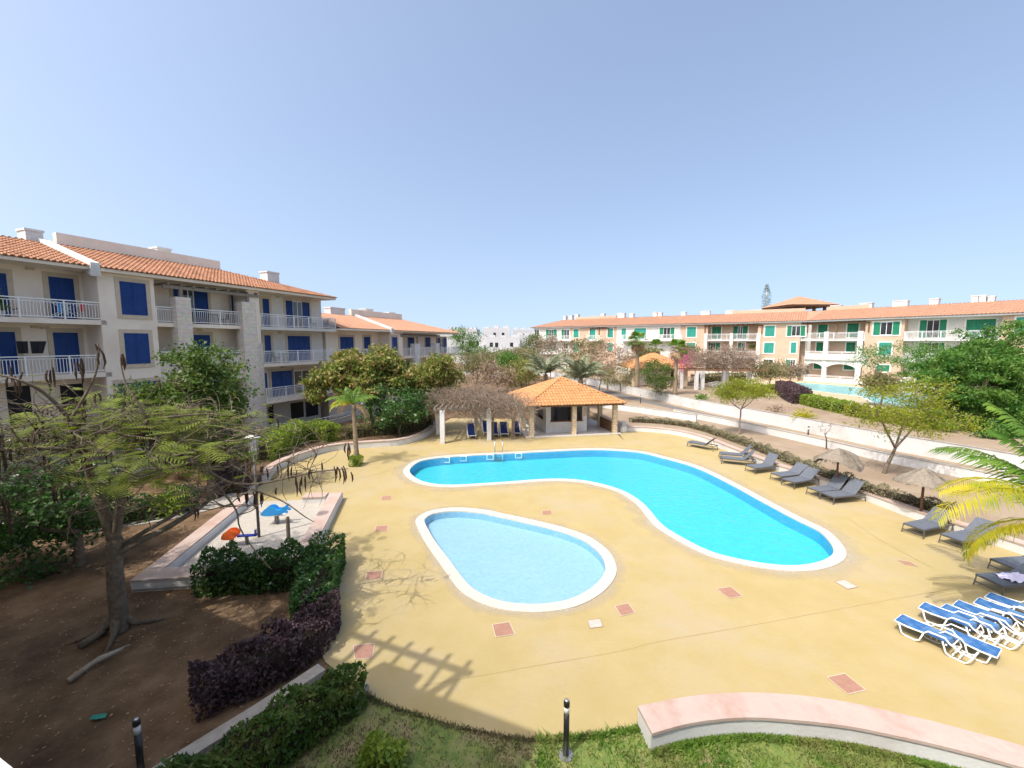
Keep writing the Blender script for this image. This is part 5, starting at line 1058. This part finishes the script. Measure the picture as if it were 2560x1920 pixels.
def palm(name,label,base,top,fr,fm,r0=.14,r1=.1,L=1.9,pairs=24,ll=.45,bark='palm_bark',seed=1,w_=.03,group=None,cat='palm',trunk=True,parts=True,lean=(0,0)):
    rn=random.Random(seed); b=Vector(base); root=empty(name,label,cat,b,group=group); t=Vector(top)-b
    if trunk:
        mb=MB(); n=14; pts=[Vector((t.x*(i/n)+lean[0]*math.sin(math.pi*i/n),t.y*(i/n)+lean[1]*math.sin(math.pi*i/n),t.z*i/n-.02)) for i in range(n+1)]
        mb.tube(pts,[(r0+(r1-r0)*(i/n)**.6)*(1.06 if i%2 else .96) for i in range(n+1)],10); mb.build('trunk',bark,root,True)
    for el,az,l,dr,m in fr:
        pts,Q=frond(L*l,el,az,dr,pairs,ll*min(1,l*1.1),rn=rn,w_=w_)
        mb=MB(); mb.tube([p+t for p in pts],[.028*(1-i/len(pts))+.006 for i in range(len(pts))],4)
        nq=len(mb.f); 
        for q in Q: mb.add([Vector(v)+t for v in q],[(0,1,2,3)])
        mb.build('frond',m,root)
    return root
rn=random.Random(3)
b=G(893,1162); fr=[(1.2,rn.uniform(0,6.28),.8,.7,'frond_green') for k in range(3)]+[(.75,k*1.05+.3,1,1.1,'frond_green') for k in range(6)]+[(.5,3.0,.95,1.2,'frond_yellow'),(.4,3.5,.9,1.3,'frond_yellow'),(.2,2.7,.9,1.4,'frond_dry'),(-.2,.2,.85,1.3,'frond_dry'),(-.5,.5,.75,1.1,'frond_dry'),(0,-.3,.8,1.5,'frond_dry')]
palm('coconut_palm','young coconut palm with green and yellow fronds rising from the deck',(b[0],b[1],0),(b[0]-.1,b[1],3.75),fr,None,.17,.11,L=1.75,ll=.42,seed=2)
# near palm at the right edge
pc=Vector((14.45,10.4,2.9)); pi=math.pi
fr=[(.78,pi-.22,.98,1.15,'frond_yellow'),(.66,pi+.02,1.2,1.25,'frond_yellow'),(1.1,pi-.75,.72,.9,'frond_green'),(1.3,2.2,.8,.7,'frond_green'),(-.1,pi+.55,.6,1.1,'frond_yellow'),(-.5,pi+.4,.5,.9,'frond_yellow'),(.9,pi/2+.3,1,1,'frond_green'),(.7,.2,1,1,'frond_green'),(.6,-1.2,1,1,'frond_green'),(1.35,2.2,1,.6,'frond_green'),(.0,pi-.45,.8,1.3,'frond_yellow')]
palm('coconut_palm','coconut palm leaning in from the right edge with large yellow-green fronds',(14.2,10.4,0),pc,fr,None,.2,.13,L=3.45,pairs=62,ll=.78,seed=4,w_=.03)
# date palms behind the hut
for i,(x,y,Y,lab) in enumerate(((1364,935,47,'wide grey-green date palm left behind the bar hut roof'),(1452,948,45,'grey-green date palm right behind the bar hut roof'))):
    c=AT(x,y,Y); rn=random.Random(i+9); fr=[(rn.uniform(.35,1.35),k*6.283/22+rn.uniform(-.1,.1),rn.uniform(.8,1.1),.75,'frond_grey') for k in range(22)]
    palm('date_palm',lab,(c.x,Y,0),(c.x,Y,max(c.z,.6)),fr,None,.28,.25,L=3.3,pairs=24,ll=.75,seed=i+5,w_=.075)
# fan palms
def fanpalm(label,base,top,seed,s=1.0,group='fan palms on the upper terrace'):
    rn=random.Random(seed); b=Vector(base); t=Vector(top)-b; root=empty('fan_palm',label,'palm',b,group=group); mb=MB(); n=16
    mb.tube([Vector((t.x*i/n,t.y*i/n,t.z*i/n-.02)) for i in range(n+1)],[(.30-.12*(i/n)**.5)*(1.07 if i%2 else .95)*s*(1.0 if i<n-1 else 1.25) for i in range(n+1)],9); mb.build('trunk','palm_bark',root,True)
    Qg=[];Qd=[]
    for k in range(46):
        dead=k>=30; el=rn.uniform(-1.45,-.7) if dead else rn.uniform(-.5,1.35); az=rn.random()*6.283; d=Vector((math.cos(az)*math.cos(el),math.sin(az)*math.cos(el),math.sin(el))); pl=(.5 if dead else .75)*s; c=t+d*pl; S=Vector((-math.sin(az),math.cos(az),0)); U=S.cross(d)
        Q=Qd if dead else Qg; p0=t; Q.append([p0-S*.02,c-S*.02,c+S*.02,p0+S*.02])
        for j in range(13):
            a=(j-6)/6*1.35; v=(d*math.cos(a)+S*math.sin(a)+U*rn.uniform(-.12,.12)).normalized(); l=.85*s*(1-.12*abs(j-6)/6)*rn.uniform(.85,1.1); e=c+v*l+Vector((0,0,-.22*l)); wv=v.cross(U).normalized()*.05*s; m=c+v*l*.55; Q.append([c,m-wv,e,m+wv])
    for nm,Q,m in (('fronds',Qg,'frond_green'),('dead_fronds',Qd,'frond_dry')): quads(nm,np.array([[tuple(v) for v in q] for q in Q]),m,root)
    return root
for i,(bx,by,tx,ty,lab,s) in enumerate(((1592,969,1594,853,'tallest fan palm, left of the distant hut roof',1.15),(1641,952,1640,868,'fan palm growing right in front of the distant hut roof',1.05),(1687,987,1692,873,'fan palm with its foot nearest the far lane wall',1.0),(1882,945,1888,858,'fan palm with shaggy dry skirt right of the distant pergola',1.1))):
    g=G(bx,by,1.35); tp=AT(tx,ty,g[1]); fanpalm(lab,(g[0],g[1],1.35),tp,60+i,s)
# small yucca-like plants
for i,(x,y,z,lab,m) in enumerate(((2010,1045,1.35,'small yellow-green spiky plant on the bare upper bed','frond_yellow'),(1755,1000,1.35,'small green palm seedling behind the far lane wall','frond_green'),(1942,1030,1.35,'low reddish dry bush on the bare upper bed','leaf_dry'))):
    g=G(x,y,z); r=empty('small_plant',lab,'plant',(g[0],g[1],z)); rg=np.random.RandomState(i); P=rg.normal(size=(160,3))*[.35,.35,.16]+[0,0,.3]; P[:,2]=np.abs(P[:,2]); D=P.copy(); quads('foliage',leafquads(P,.45 if i<2 else .2,.14 if i<2 else .4,D*2,rng=rg),m,r)
g=G(430,1285); r=empty('small_plant','low yellow-green garden plant seen through the big tree','plant',(g[0],g[1],0)); P=np.random.normal(size=(420,3))*[.3,.3,.3]+[0,0,.45]; P[:,2]=np.abs(P[:,2]); quads('foliage',leafquads(P,.2,.45),'leaf_light',r)
hedge('shrub','dark green shrub row along the garden path behind the big tree',[(-19,15.5),(-16.6,16.6),(-14.6,18.3)],1.1,.9,'leaf_dark',.13,240,seed=17,cat='shrub',bumpy=.3)
hedge('shrub','low purple shrub row by the garden path behind the flame tree',[(-13.9,20.3),(-14.6,21.6),(-16.2,22.6)],1.1,.8,'leaf_purple',.13,260,seed=18,cat='shrub',bumpy=.3)
hedge('shrub','bright green tuft on the lawn at the bottom edge',[(-2.55,6.85),(-2.05,6.72)],.5,.34,'leaf_light',.09,900,seed=19,cat='shrub',bumpy=.4,core='leaf_mid')
# ---------------------------------------------------------------- furniture
def grey_lounger(label,foot,yaw,back=.7,group='grey sun loungers along the curved seat wall'):
    t=empty('sun_lounger',label,'sun lounger',(foot[0],foot[1],0),yaw,group); L=1.98; w_=.33; h=.36; hx=1.22
    mb=MB()
    for s in (-1,1): mb.box(0,L-.12,s*w_-.018,s*w_+.018,h-.06,h-.01)
    for x in (.0,.62,hx,L-.15): mb.box(x,x+.035,-w_+.019,w_-.019,h-.055,h-.02)
    mb.build('frame','grey_frame',t)
    for x in (.03,L-.2):
        for s in (-1,1):
            mb=MB(); dx=-.06 if x<.5 else .06; mb.tube([(x+dx,s*(w_+.02),0),(x,s*w_,h-.03)],.022,4); mb.build('leg','grey_frame',t)
    mb=MB(); mb.box(-.045,-.02,-w_,w_,.13,.16); mb.build('crossbar','grey_frame',t)
    mb=MB(); mb.hexa([(0,-w_+.0,h-.008),(hx,-w_,h-.012),(hx,w_,h-.012),(0,w_,h-.008),(0,-w_,h+.012),(hx,-w_,h+.008),(hx,w_,h+.008),(0,w_,h+.012)]); mb.build('seat','grey_mesh',t)
    ca,sa=math.cos(back),math.sin(back); l=.78; n=Vector((-sa,0,ca))*.02
    A=Vector((hx+.01,0,h)); B=A+Vector((ca,0,sa))*l; c=[]
    for q in (Vector((0,0,0)),n):
        for p,y in ((A,-w_+.01),(B,-w_+.01),(B,w_-.01),(A,w_-.01)): c.append(p+q+Vector((0,y,0)))
    mb=MB(); mb.hexa(c); mb.build('backrest','grey_mesh',t)
    if back>.1: mb=MB(); M_=A.lerp(B,.6); [mb.tube([M_+Vector((0,s*.2,0)),(M_.x+.12,s*.2,h-.04)],.012,5) for s in (-1,1)]; mb.build('strut','grey_frame',t)
    return t
def Z6(x,y): return G(1700+x*.20796,1080+y*.20796)
def place(fa,fb,head,label,back=.7,**k):          # fa,fb: the two foot legs, head: a point farther along the same side as fb
    m=((fa[0]+fb[0])/2,(fa[1]+fb[1])/2); yaw=math.atan2(head[1]-fb[1],head[0]-fb[0]); px_=math.atan2(fb[1]-fa[1],fb[0]-fa[0])+math.pi/2
    y2=yaw; return grey_lounger(label,m,y2,back)
place(Z6(140,158),Z6(92,175),Z6(350,226),'grey sun lounger standing alone nearest the bar hut',.75)
place(Z6(500,300),Z6(455,325),Z6(770,352),'grey sun lounger, rear one of the close pair with raised backs',.85)
place(Z6(520,352),Z6(475,380),Z6(770,410),'grey sun lounger, front one of the close pair with raised backs',.85)
place(Z6(795,470),Z6(895,510),Z6(1155,480),'grey sun lounger with steep backrest facing the middle of the big pool',.95)
place(Z6(1100,570),Z6(1205,612),Z6(1470,580),'grey sun lounger left of the pair before the pink gap in the shrubs',.6)
place(Z6(1240,640),Z6(1355,690),Z6(1655,640),'grey sun lounger right of the pair before the pink gap in the shrubs',.62)
place(Z6(1530,750),Z6(1665,803),Z6(1960,770),'grey sun lounger left under the curled straw parasol',.85)
place(Z6(1690,815),Z6(1835,870),Z6(2150,840),'grey sun lounger right under the curled straw parasol',.85)
Z5=lambda x,y:G(2220+x*.1537,1240+y*.1537)
place(Z5(265,585),Z5(540,695),Z5(1080,570),'large grey sun lounger beside the second parasol pole',.6)
place(Z5(865,770),Z5(1180,890),Z5(1690,800),'grey sun lounger partly behind the drooping palm frond',.62)
g=G(2470,1478); grey_lounger('dark grey sun lounger with crumpled towel at the right edge',(g[0],g[1]),.12,.45)
g=G(2530,1455); grey_lounger('dark grey sun lounger farther right, cut by the picture edge',(g[0]+.2,g[1]+.45),.12,.3)
tg_=G(2530,1476); r=MB(); rn=random.Random(8); nx,ny=9,8; vs=[(tg_[0]-.35+.9*i/nx,tg_[1]-.25+.5*j/ny,.40+.05*math.sin(i*1.9+j)+.04*rn.random()) for i in range(nx+1) for j in range(ny+1)]
r.add(vs,[(i*(ny+1)+j,(i+1)*(ny+1)+j,(i+1)*(ny+1)+j+1,i*(ny+1)+j+1) for i in range(nx) for j in range(ny)]); tag(r.build('towel','towel',None,True),'crumpled lilac towel on the dark lounger at the right edge','towel')
def plastic_lounger(label,loc,yaw,mesh='blue_mesh',back=0.0,z=0,group=None,tilt=0,flip=False):
    t=empty('sun_lounger',label,'sun lounger',(loc[0],loc[1],z),yaw,group); t.rotation_euler=(0,tilt,yaw); L=1.88; w_=.30; h=.34
    for s in (-1,1):
        y=s*w_; mb=MB()
        mb.tube([(0,y,h-.02),(.35,y,h-.03),(.75,y,h+.0),(.85,y,h+.10),(1.25,y,h+.12),(1.36,y,h+.02),(1.6,y,h-.08),(L,y,h-.1)],.023,6)
        mb.tube([(.12,y,h-.03),(.2,y,.06),(.3,y,.025),(.55,y,.025),(.66,y,.08),(.74,y,h-.02)],.023,6)
        mb.tube([(1.2,y,h-.0),(1.3,y,.06),(1.4,y,.025),(1.72,y,.025),(1.8,y,.08),(L,y,h-.1)],.023,6); mb.build('side_frame','white_paint',t,True)
    mb=MB()
    for x,z_ in ((.0,h-.03),(L,h-.11),(1.28,h-.07),(1.45,.08),(1.6,.08)): mb=MB(); mb.box(x-.02,x+.02,-w_+.03,w_-.03,z_-.02,z_+.02); mb.build('crossbar','white_paint',t)
    if back<.05:
        mb=MB(); mb.add([(0,-w_+.03,h),(.45,-w_+.03,h-.01),(.9,-w_+.03,h),(1.3,-w_+.03,h),(1.34,-w_+.03,h-.09),(0,w_-.03,h),(.45,w_-.03,h-.01),(.9,w_-.03,h),(1.3,w_-.03,h),(1.34,w_-.03,h-.09)],[(i,i+1,i+6,i+5) for i in range(4)]); mb.build('sling',mesh,t)
        mb=MB(); 
        for yy in (-.24,.24): mb.tube([(1.42,yy,h-.02),(1.5,yy,.16)],.018,5)
        mb.tube([(1.42,-.24,h-.02),(1.42,.24,h-.02)],.018,5); mb.tube([(1.5,-.24,.16),(1.5,.24,.16)],.018,5); mb.tube([(1.42,-.24,h-.02),(1.5,.24,.16)],.012,5); mb.build('back_support','white_paint',t)
    else:
        mb=MB(); mb.hexa([(0,-w_+.03,h-.02),(1.15,-w_+.03,h-.02),(1.15,w_-.03,h-.02),(0,w_-.03,h-.02),(0,-w_+.03,h),(1.15,-w_+.03,h),(1.15,w_-.03,h),(0,w_-.03,h)]); mb.build('seat',mesh,t)
        ca,sa=math.cos(back),math.sin(back); mb=MB(); A=(1.16,h-.02); B=(1.16+.78*ca,h-.02+.78*sa); mb.hexa([(A[0],-w_+.03,A[1]),(B[0],-w_+.03,B[1]),(B[0],w_-.03,B[1]),(A[0],w_-.03,A[1]),(A[0]-.02,-w_+.03,A[1]+.02),(B[0]-.02,-w_+.03,B[1]+.02),(B[0]-.02,w_-.03,B[1]+.02),(A[0]-.02,w_-.03,A[1]+.02)]); mb.build('backrest',mesh,t)
        mb=MB(); [mb.tube([(A[0],s*(w_),A[1]),(B[0],s*(w_),B[1])],.022,5) for s in (-1,1)]; mb.build('back_frame','white_paint',t)
    return t
Z4=lambda x,y,z=0:G(2200+x*.16275,1420+y*.16275,z)
n0=Z4(1260,1490); n1=Z4(1560,1390); f0=Z4(200,765,.34); f1=Z4(380,700,.34)
nm_=((n0[0]+n1[0])/2,(n0[1]+n1[1])/2); fm=((f0[0]+f1[0])/2,(f0[1]+f1[1])/2); yw=math.atan2(nm_[1]-fm[1],nm_[0]-fm[0])
sc_=math.hypot(nm_[0]-fm[0],nm_[1]-fm[1])/1.88
far=[((200,765),(380,700)),((545,580),(740,545)),((860,590),(1080,540)),((1080,530),(1250,490)),((1390,495),(1580,450)),((1590,410),(1730,365))]
labs=['blue and white lounger nearest the open deck in the bottom right cluster','second blue lounger of the cluster, its far end raised above the first','third blue lounger of the cluster, close beside the second','fourth blue lounger of the cluster','fifth blue lounger of the cluster with a darker rumpled sling','last blue lounger of the cluster, nearest the dark grey loungers']
for i,((a,b),l) in enumerate(zip(far,labs)):
    p=Z4(*a,.34); q=Z4(*b,.34); plastic_lounger(l,((p[0]+q[0])/2,(p[1]+q[1])/2),yw+.03*math.sin(i*2.3),z=.0 if i!=1 else .035,group='blue loungers clustered at the bottom right').scale=(.75,.86,.9)
p=Z4(1930,1270,.3); q=Z4(1730,1320,.3); o=plastic_lounger('blue lounger turned the other way in front of the cluster',((p[0]+q[0])/2,(p[1]+q[1])/2),yw+math.pi+.05,group='blue loungers clustered at the bottom right'); o.scale=(.68,.86,.85)
for i,(x,y,l) in enumerate(((1181,1099,'left of the row'),(1219,1090,'second, half behind the white column'),(1238,1095,'third, right behind the twisted stems'),(1262,1094,'fourth from the left'),(1292,1092,'right, next to the stone hut column'))):
    g=G(x,y); plastic_lounger('navy lounger with raised back under the pergola, '+l,g,1.75-.03*i,'navy_mesh',.95,group='navy loungers in the shade of the pergola')
g=G(1775,970,1.36)
for k in range(3): plastic_lounger(('lowest','middle','top')[k]+' pale lounger stacked under the distant pergola',(g[0],g[1]+.1*k),.1,'grey_mesh',z=1.36+.2*k,group='pale loungers stacked under the distant pergola')
# parasols
def parasol(label,x,y,h,r,seed,curl=0):
    g=G(x,y); t=empty('parasol',label,'parasol',(g[0],g[1],0),0,'straw parasols beside the grey loungers'); mb=MB(); mb.tube([(0,0,0),(0,0,h)],.045,8); mb.build('pole','brown_wood',t,True)
    rn=random.Random(seed); n=40; mb=MB(); rings=[(.03,h+.12),(r*.3,h-.04),(r*.65,h-.22),(r*.95,h-.42),(r,h-.56)]; vs=[]
    for j,(rr,z) in enumerate(rings):
        for k in range(n):
            a=2*math.pi*k/n; w_=1+.03*math.sin(a*8)+.05*curl*math.sin(a*2+1); vs.append((rr*math.cos(a)*w_,rr*math.sin(a)*w_,z+.05*curl*j*math.sin(a*2.0+.5)+(.03*math.sin(a*8) if j>0 else 0)))
    mb.add(vs,[(j*n+k,j*n+(k+1)%n,(j+1)*n+(k+1)%n,(j+1)*n+k) for j in range(len(rings)-1) for k in range(n)]); mb.build('canopy','straw',t,True)
    rg=np.random.RandomState(seed); a=rg.rand(900)*6.283; q=rg.rand(900)**.6; P=np.c_[np.cos(a)*r*q,np.sin(a)*r*q,h+.09-.62*q**1.3]; D=np.c_[np.cos(a),np.sin(a),-.55-.3*q]; quads('thatch',leafquads(P,.22,.08,D*5,rng=rg),'straw',t); return t
parasol('curled straw parasol over the pair of grey loungers',2089,1232,2.15,1.0,1,1.3)
parasol('straw parasol on a brown pole beside the large grey loungers, overlapped by palm fronds',2300,1300,2.15,.95,2,.5)
# bollard lights
def bollard(label,loc,z=0,h=1.1,group='black bollard lights'):
    t=empty('bollard_light',label,'bollard light',(loc[0],loc[1],z),0,group); mb=MB(); mb.lathe([(.13,-.02),(.13,.012)],0,0,18); mb.build('foot','aluminium',t)
    mb=MB(); mb.lathe([(.052,.012),(.052,h-.27)],0,0,20); mb.build('post','black',t,True); mb=MB(); mb.lathe([(.05,h-.269),(.05,h-.12)],0,0,20); mb.build('lens','lamp_glass',t,True)
    mb=MB(); mb.lathe([(.056,h-.119),(.056,h-.05),(.05,h-.02),(.02,h)],0,0,20); mb.build('cap','black',t,True); mb=MB(); mb.lathe([(.044,h-.0195),(.03,h+.004)],0,0,16); mb.build('reflector','aluminium',t,True); return t
bollard('black bollard light with silver band standing on the sunny lawn edge',G(1415,1888)); b=AT(340,1796,6.57); bollard('black bollard light in the dark bottom left garden',(b.x,6.57))
bollard('black bollard light beside the lane above the bar hut roof',G(1601,1008,.35),.35,1.0); bollard('dark bollard light between the two long white lane walls',(26.1*.83,30.2),.35,1.05)
bollard('small dark bollard light at the edge of the distant pool deck',G(2047,952,1.36),1.36,1.0)
# mushroom lamps
def mushroom(label,x,y,Y,h):
    t=empty('garden_lamp',label,'garden lamp',(x,y,0),0,'mushroom lamps'); mb=MB(); mb.tube([(0,0,0),(0,0,h-.75)],[.055,.045],8); mb.build('pole','grey_frame',t,True)
    for k in range(4): a=k*1.571+.4; mb=MB(); mb.tube([(.04*math.cos(a),.04*math.sin(a),h-.8),(.14*math.cos(a),.14*math.sin(a),h-.7),(.14*math.cos(a),.14*math.sin(a),h-.05)],.008,5); mb.build('stay','white_paint',t)
    mb=MB(); mb.lathe([(.26,h-.06),(.25,h-.02),(.15,h+.03),(.03,h+.05)],0,0,24); mb.build('lamp_shade','white_paint',t,True); mb=MB(); mb.lathe([(.09,h-.7),(.1,h-.07)],0,0,12); mb.build('lens','lamp_glass',t,True)
g=G(648,1346); mushroom('white mushroom lamp on a pole inside the sandpit wall',g[0],g[1],0,4.0); c=AT(25,1100,14.5); mushroom('white mushroom lamp half hidden at the left picture edge',c.x,c.y,0,c.z)
g=G(722,1352); mb=MB(); mb.lathe([(.07,0),(.065,.9),(.04,.95)],0,0,10); tag(mb.build('wooden_post','bark',None,False,(g[0],g[1],0)),'short wooden post beside the sandpit hedge','post')
# spring riders (blue fish, orange wheel)
def extr(mb,pts,y0,y1):
    n=len(pts); vs=[(p[0],y0,p[1]) for p in pts]+[(p[0],y1,p[1]) for p in pts]; mb.add(vs,[tuple(range(n)),tuple(range(2*n-1,n-1,-1))]+[(i,n+i,n+(i+1)%n,(i+1)%n) for i in range(n)])
g=G(693,1310,.05); fr_=empty('spring_rider','blue fish-shaped spring rider in the sandpit','spring rider',(g[0],g[1],.05),.1); fish=SM([(-.85,.62),(-.75,.78),(-.5,.98),(-.25,1.06),(-.05,1.0),(.08,.88),(.25,.86),(.42,.92),(.62,1.06),(.7,1.02),(.62,.9),(.78,.76),(.74,.68),(.5,.70),(.2,.62),(-.2,.55),(-.55,.54)],3,True)
for s in (-1,1): mb=MB(); extr(mb,fish,s*.2,s*.24); fixn(mb.build('side_panel','rider_blue',fr_))
mb=MB(); mb.box(-.3,.25,-.199,.199,.72,.76); mb.build('seat','rider_blue',fr_); mb=MB(); mb.box(-.7,.5,-.18,.18,.52,.56); mb.build('board','white_paint',fr_)
mb=MB(); mb.tube([(.13*math.cos(t*1.2),.13*math.sin(t*1.2),.03+t*.0122) for t in range(40)],.018,6); mb.build('spring','grey_frame',fr_,True)
g=G(580,1365,.05); orr=empty('spring_rider','orange rounded spring rider half hidden by the hedge','spring rider',(g[0],g[1],.05),.1)
sh=SM([(-.45,.45),(-.35,.75),(-.05,.92),(.25,.9),(.42,.7),(.3,.5),(0,.42)],4,True)
for s in (-1,1): mb=MB(); extr(mb,sh,s*.18,s*.22); fixn(mb.build('side_panel','rider_orange',orr))
mb=MB(); mb.box(-.25,.2,-.179,.179,.62,.66); mb.build('seat','rider_orange',orr); mb=MB(); mb.tube([(.12*math.cos(t*1.2),.12*math.sin(t*1.2),.03+t*.011) for t in range(40)],.018,6); mb.build('spring','grey_frame',orr,True)
g=G(618,1362,.05); bp=empty('seesaw','low navy seesaw board behind the hedge beside the orange rider','seesaw',(g[0],g[1],.05),.15); mb=MB(); mb.box(-.5,.6,-.12,.12,.42,.48); mb.build('board','rider_navy',bp); mb=MB(); mb.box(.5,.54,-.12,.12,.481,.7); mb.build('handle','rider_navy',bp); mb=MB(); mb.tube([(.1*math.cos(t*1.2),.1*math.sin(t*1.2),.03+t*.0098) for t in range(40)],.016,6); mb.build('spring','grey_frame',bp,True)
fr_.scale=(.66,.66,.75); orr.scale=(.62,.62,.7); bp.scale=(.6,.6,.8)
# fallen branch and green scrap on the shaded soil
a=AT(172,1710,8.65); mb=MB(); p=[Vector((*G(172,1708),.06)),Vector((*G(235,1665),.09)),Vector((*G(310,1632),.12))]; mb.tube(p,[.07,.06,.04],7); mb.tube([p[0]+Vector((-.05,.1,0)),p[1]+Vector((0,.13,.02)),p[2]+Vector((.05,.12,.0))],[.03,.03,.02],6); tag(mb.build('log','palebark',None,True),'pale dead branch lying on the dark soil below the big tree','log')
mb=MB(); p=[Vector((*G(198,1622),.07)),Vector((*G(240,1600),.1)),Vector((*G(268,1578),.1))]; mb.tube(p,[.08,.09,.1],7); tag(mb.build('log','bark',None,True),'short mossy root piece beside the foot of the big tree','log')
g=G(247,1795); mb=MB(); mb.add([(-.22,-.08,.02),(.0,-.12,.05),(.2,-.02,.02),(.16,.1,.06),(-.05,.12,.03),(-.2,.04,.05)],[(0,1,2,3,4,5)]); ps=mb.build('plastic_scrap','teal_shutter',None,False,(g[0],g[1],0)); ps.scale=(.7,.6,.8); tag(ps,'green plastic scrap on the dark soil','scrap')
g=G(2022,940,1.36); mb=MB(); mb.lathe([(.25,0),(.2,.5),(.3,.8)],0,0,12); tag(mb.build('planter','offwhite',None,False,(g[0],g[1],1.36)),'pale stone planter before the long brown hedge','planter')
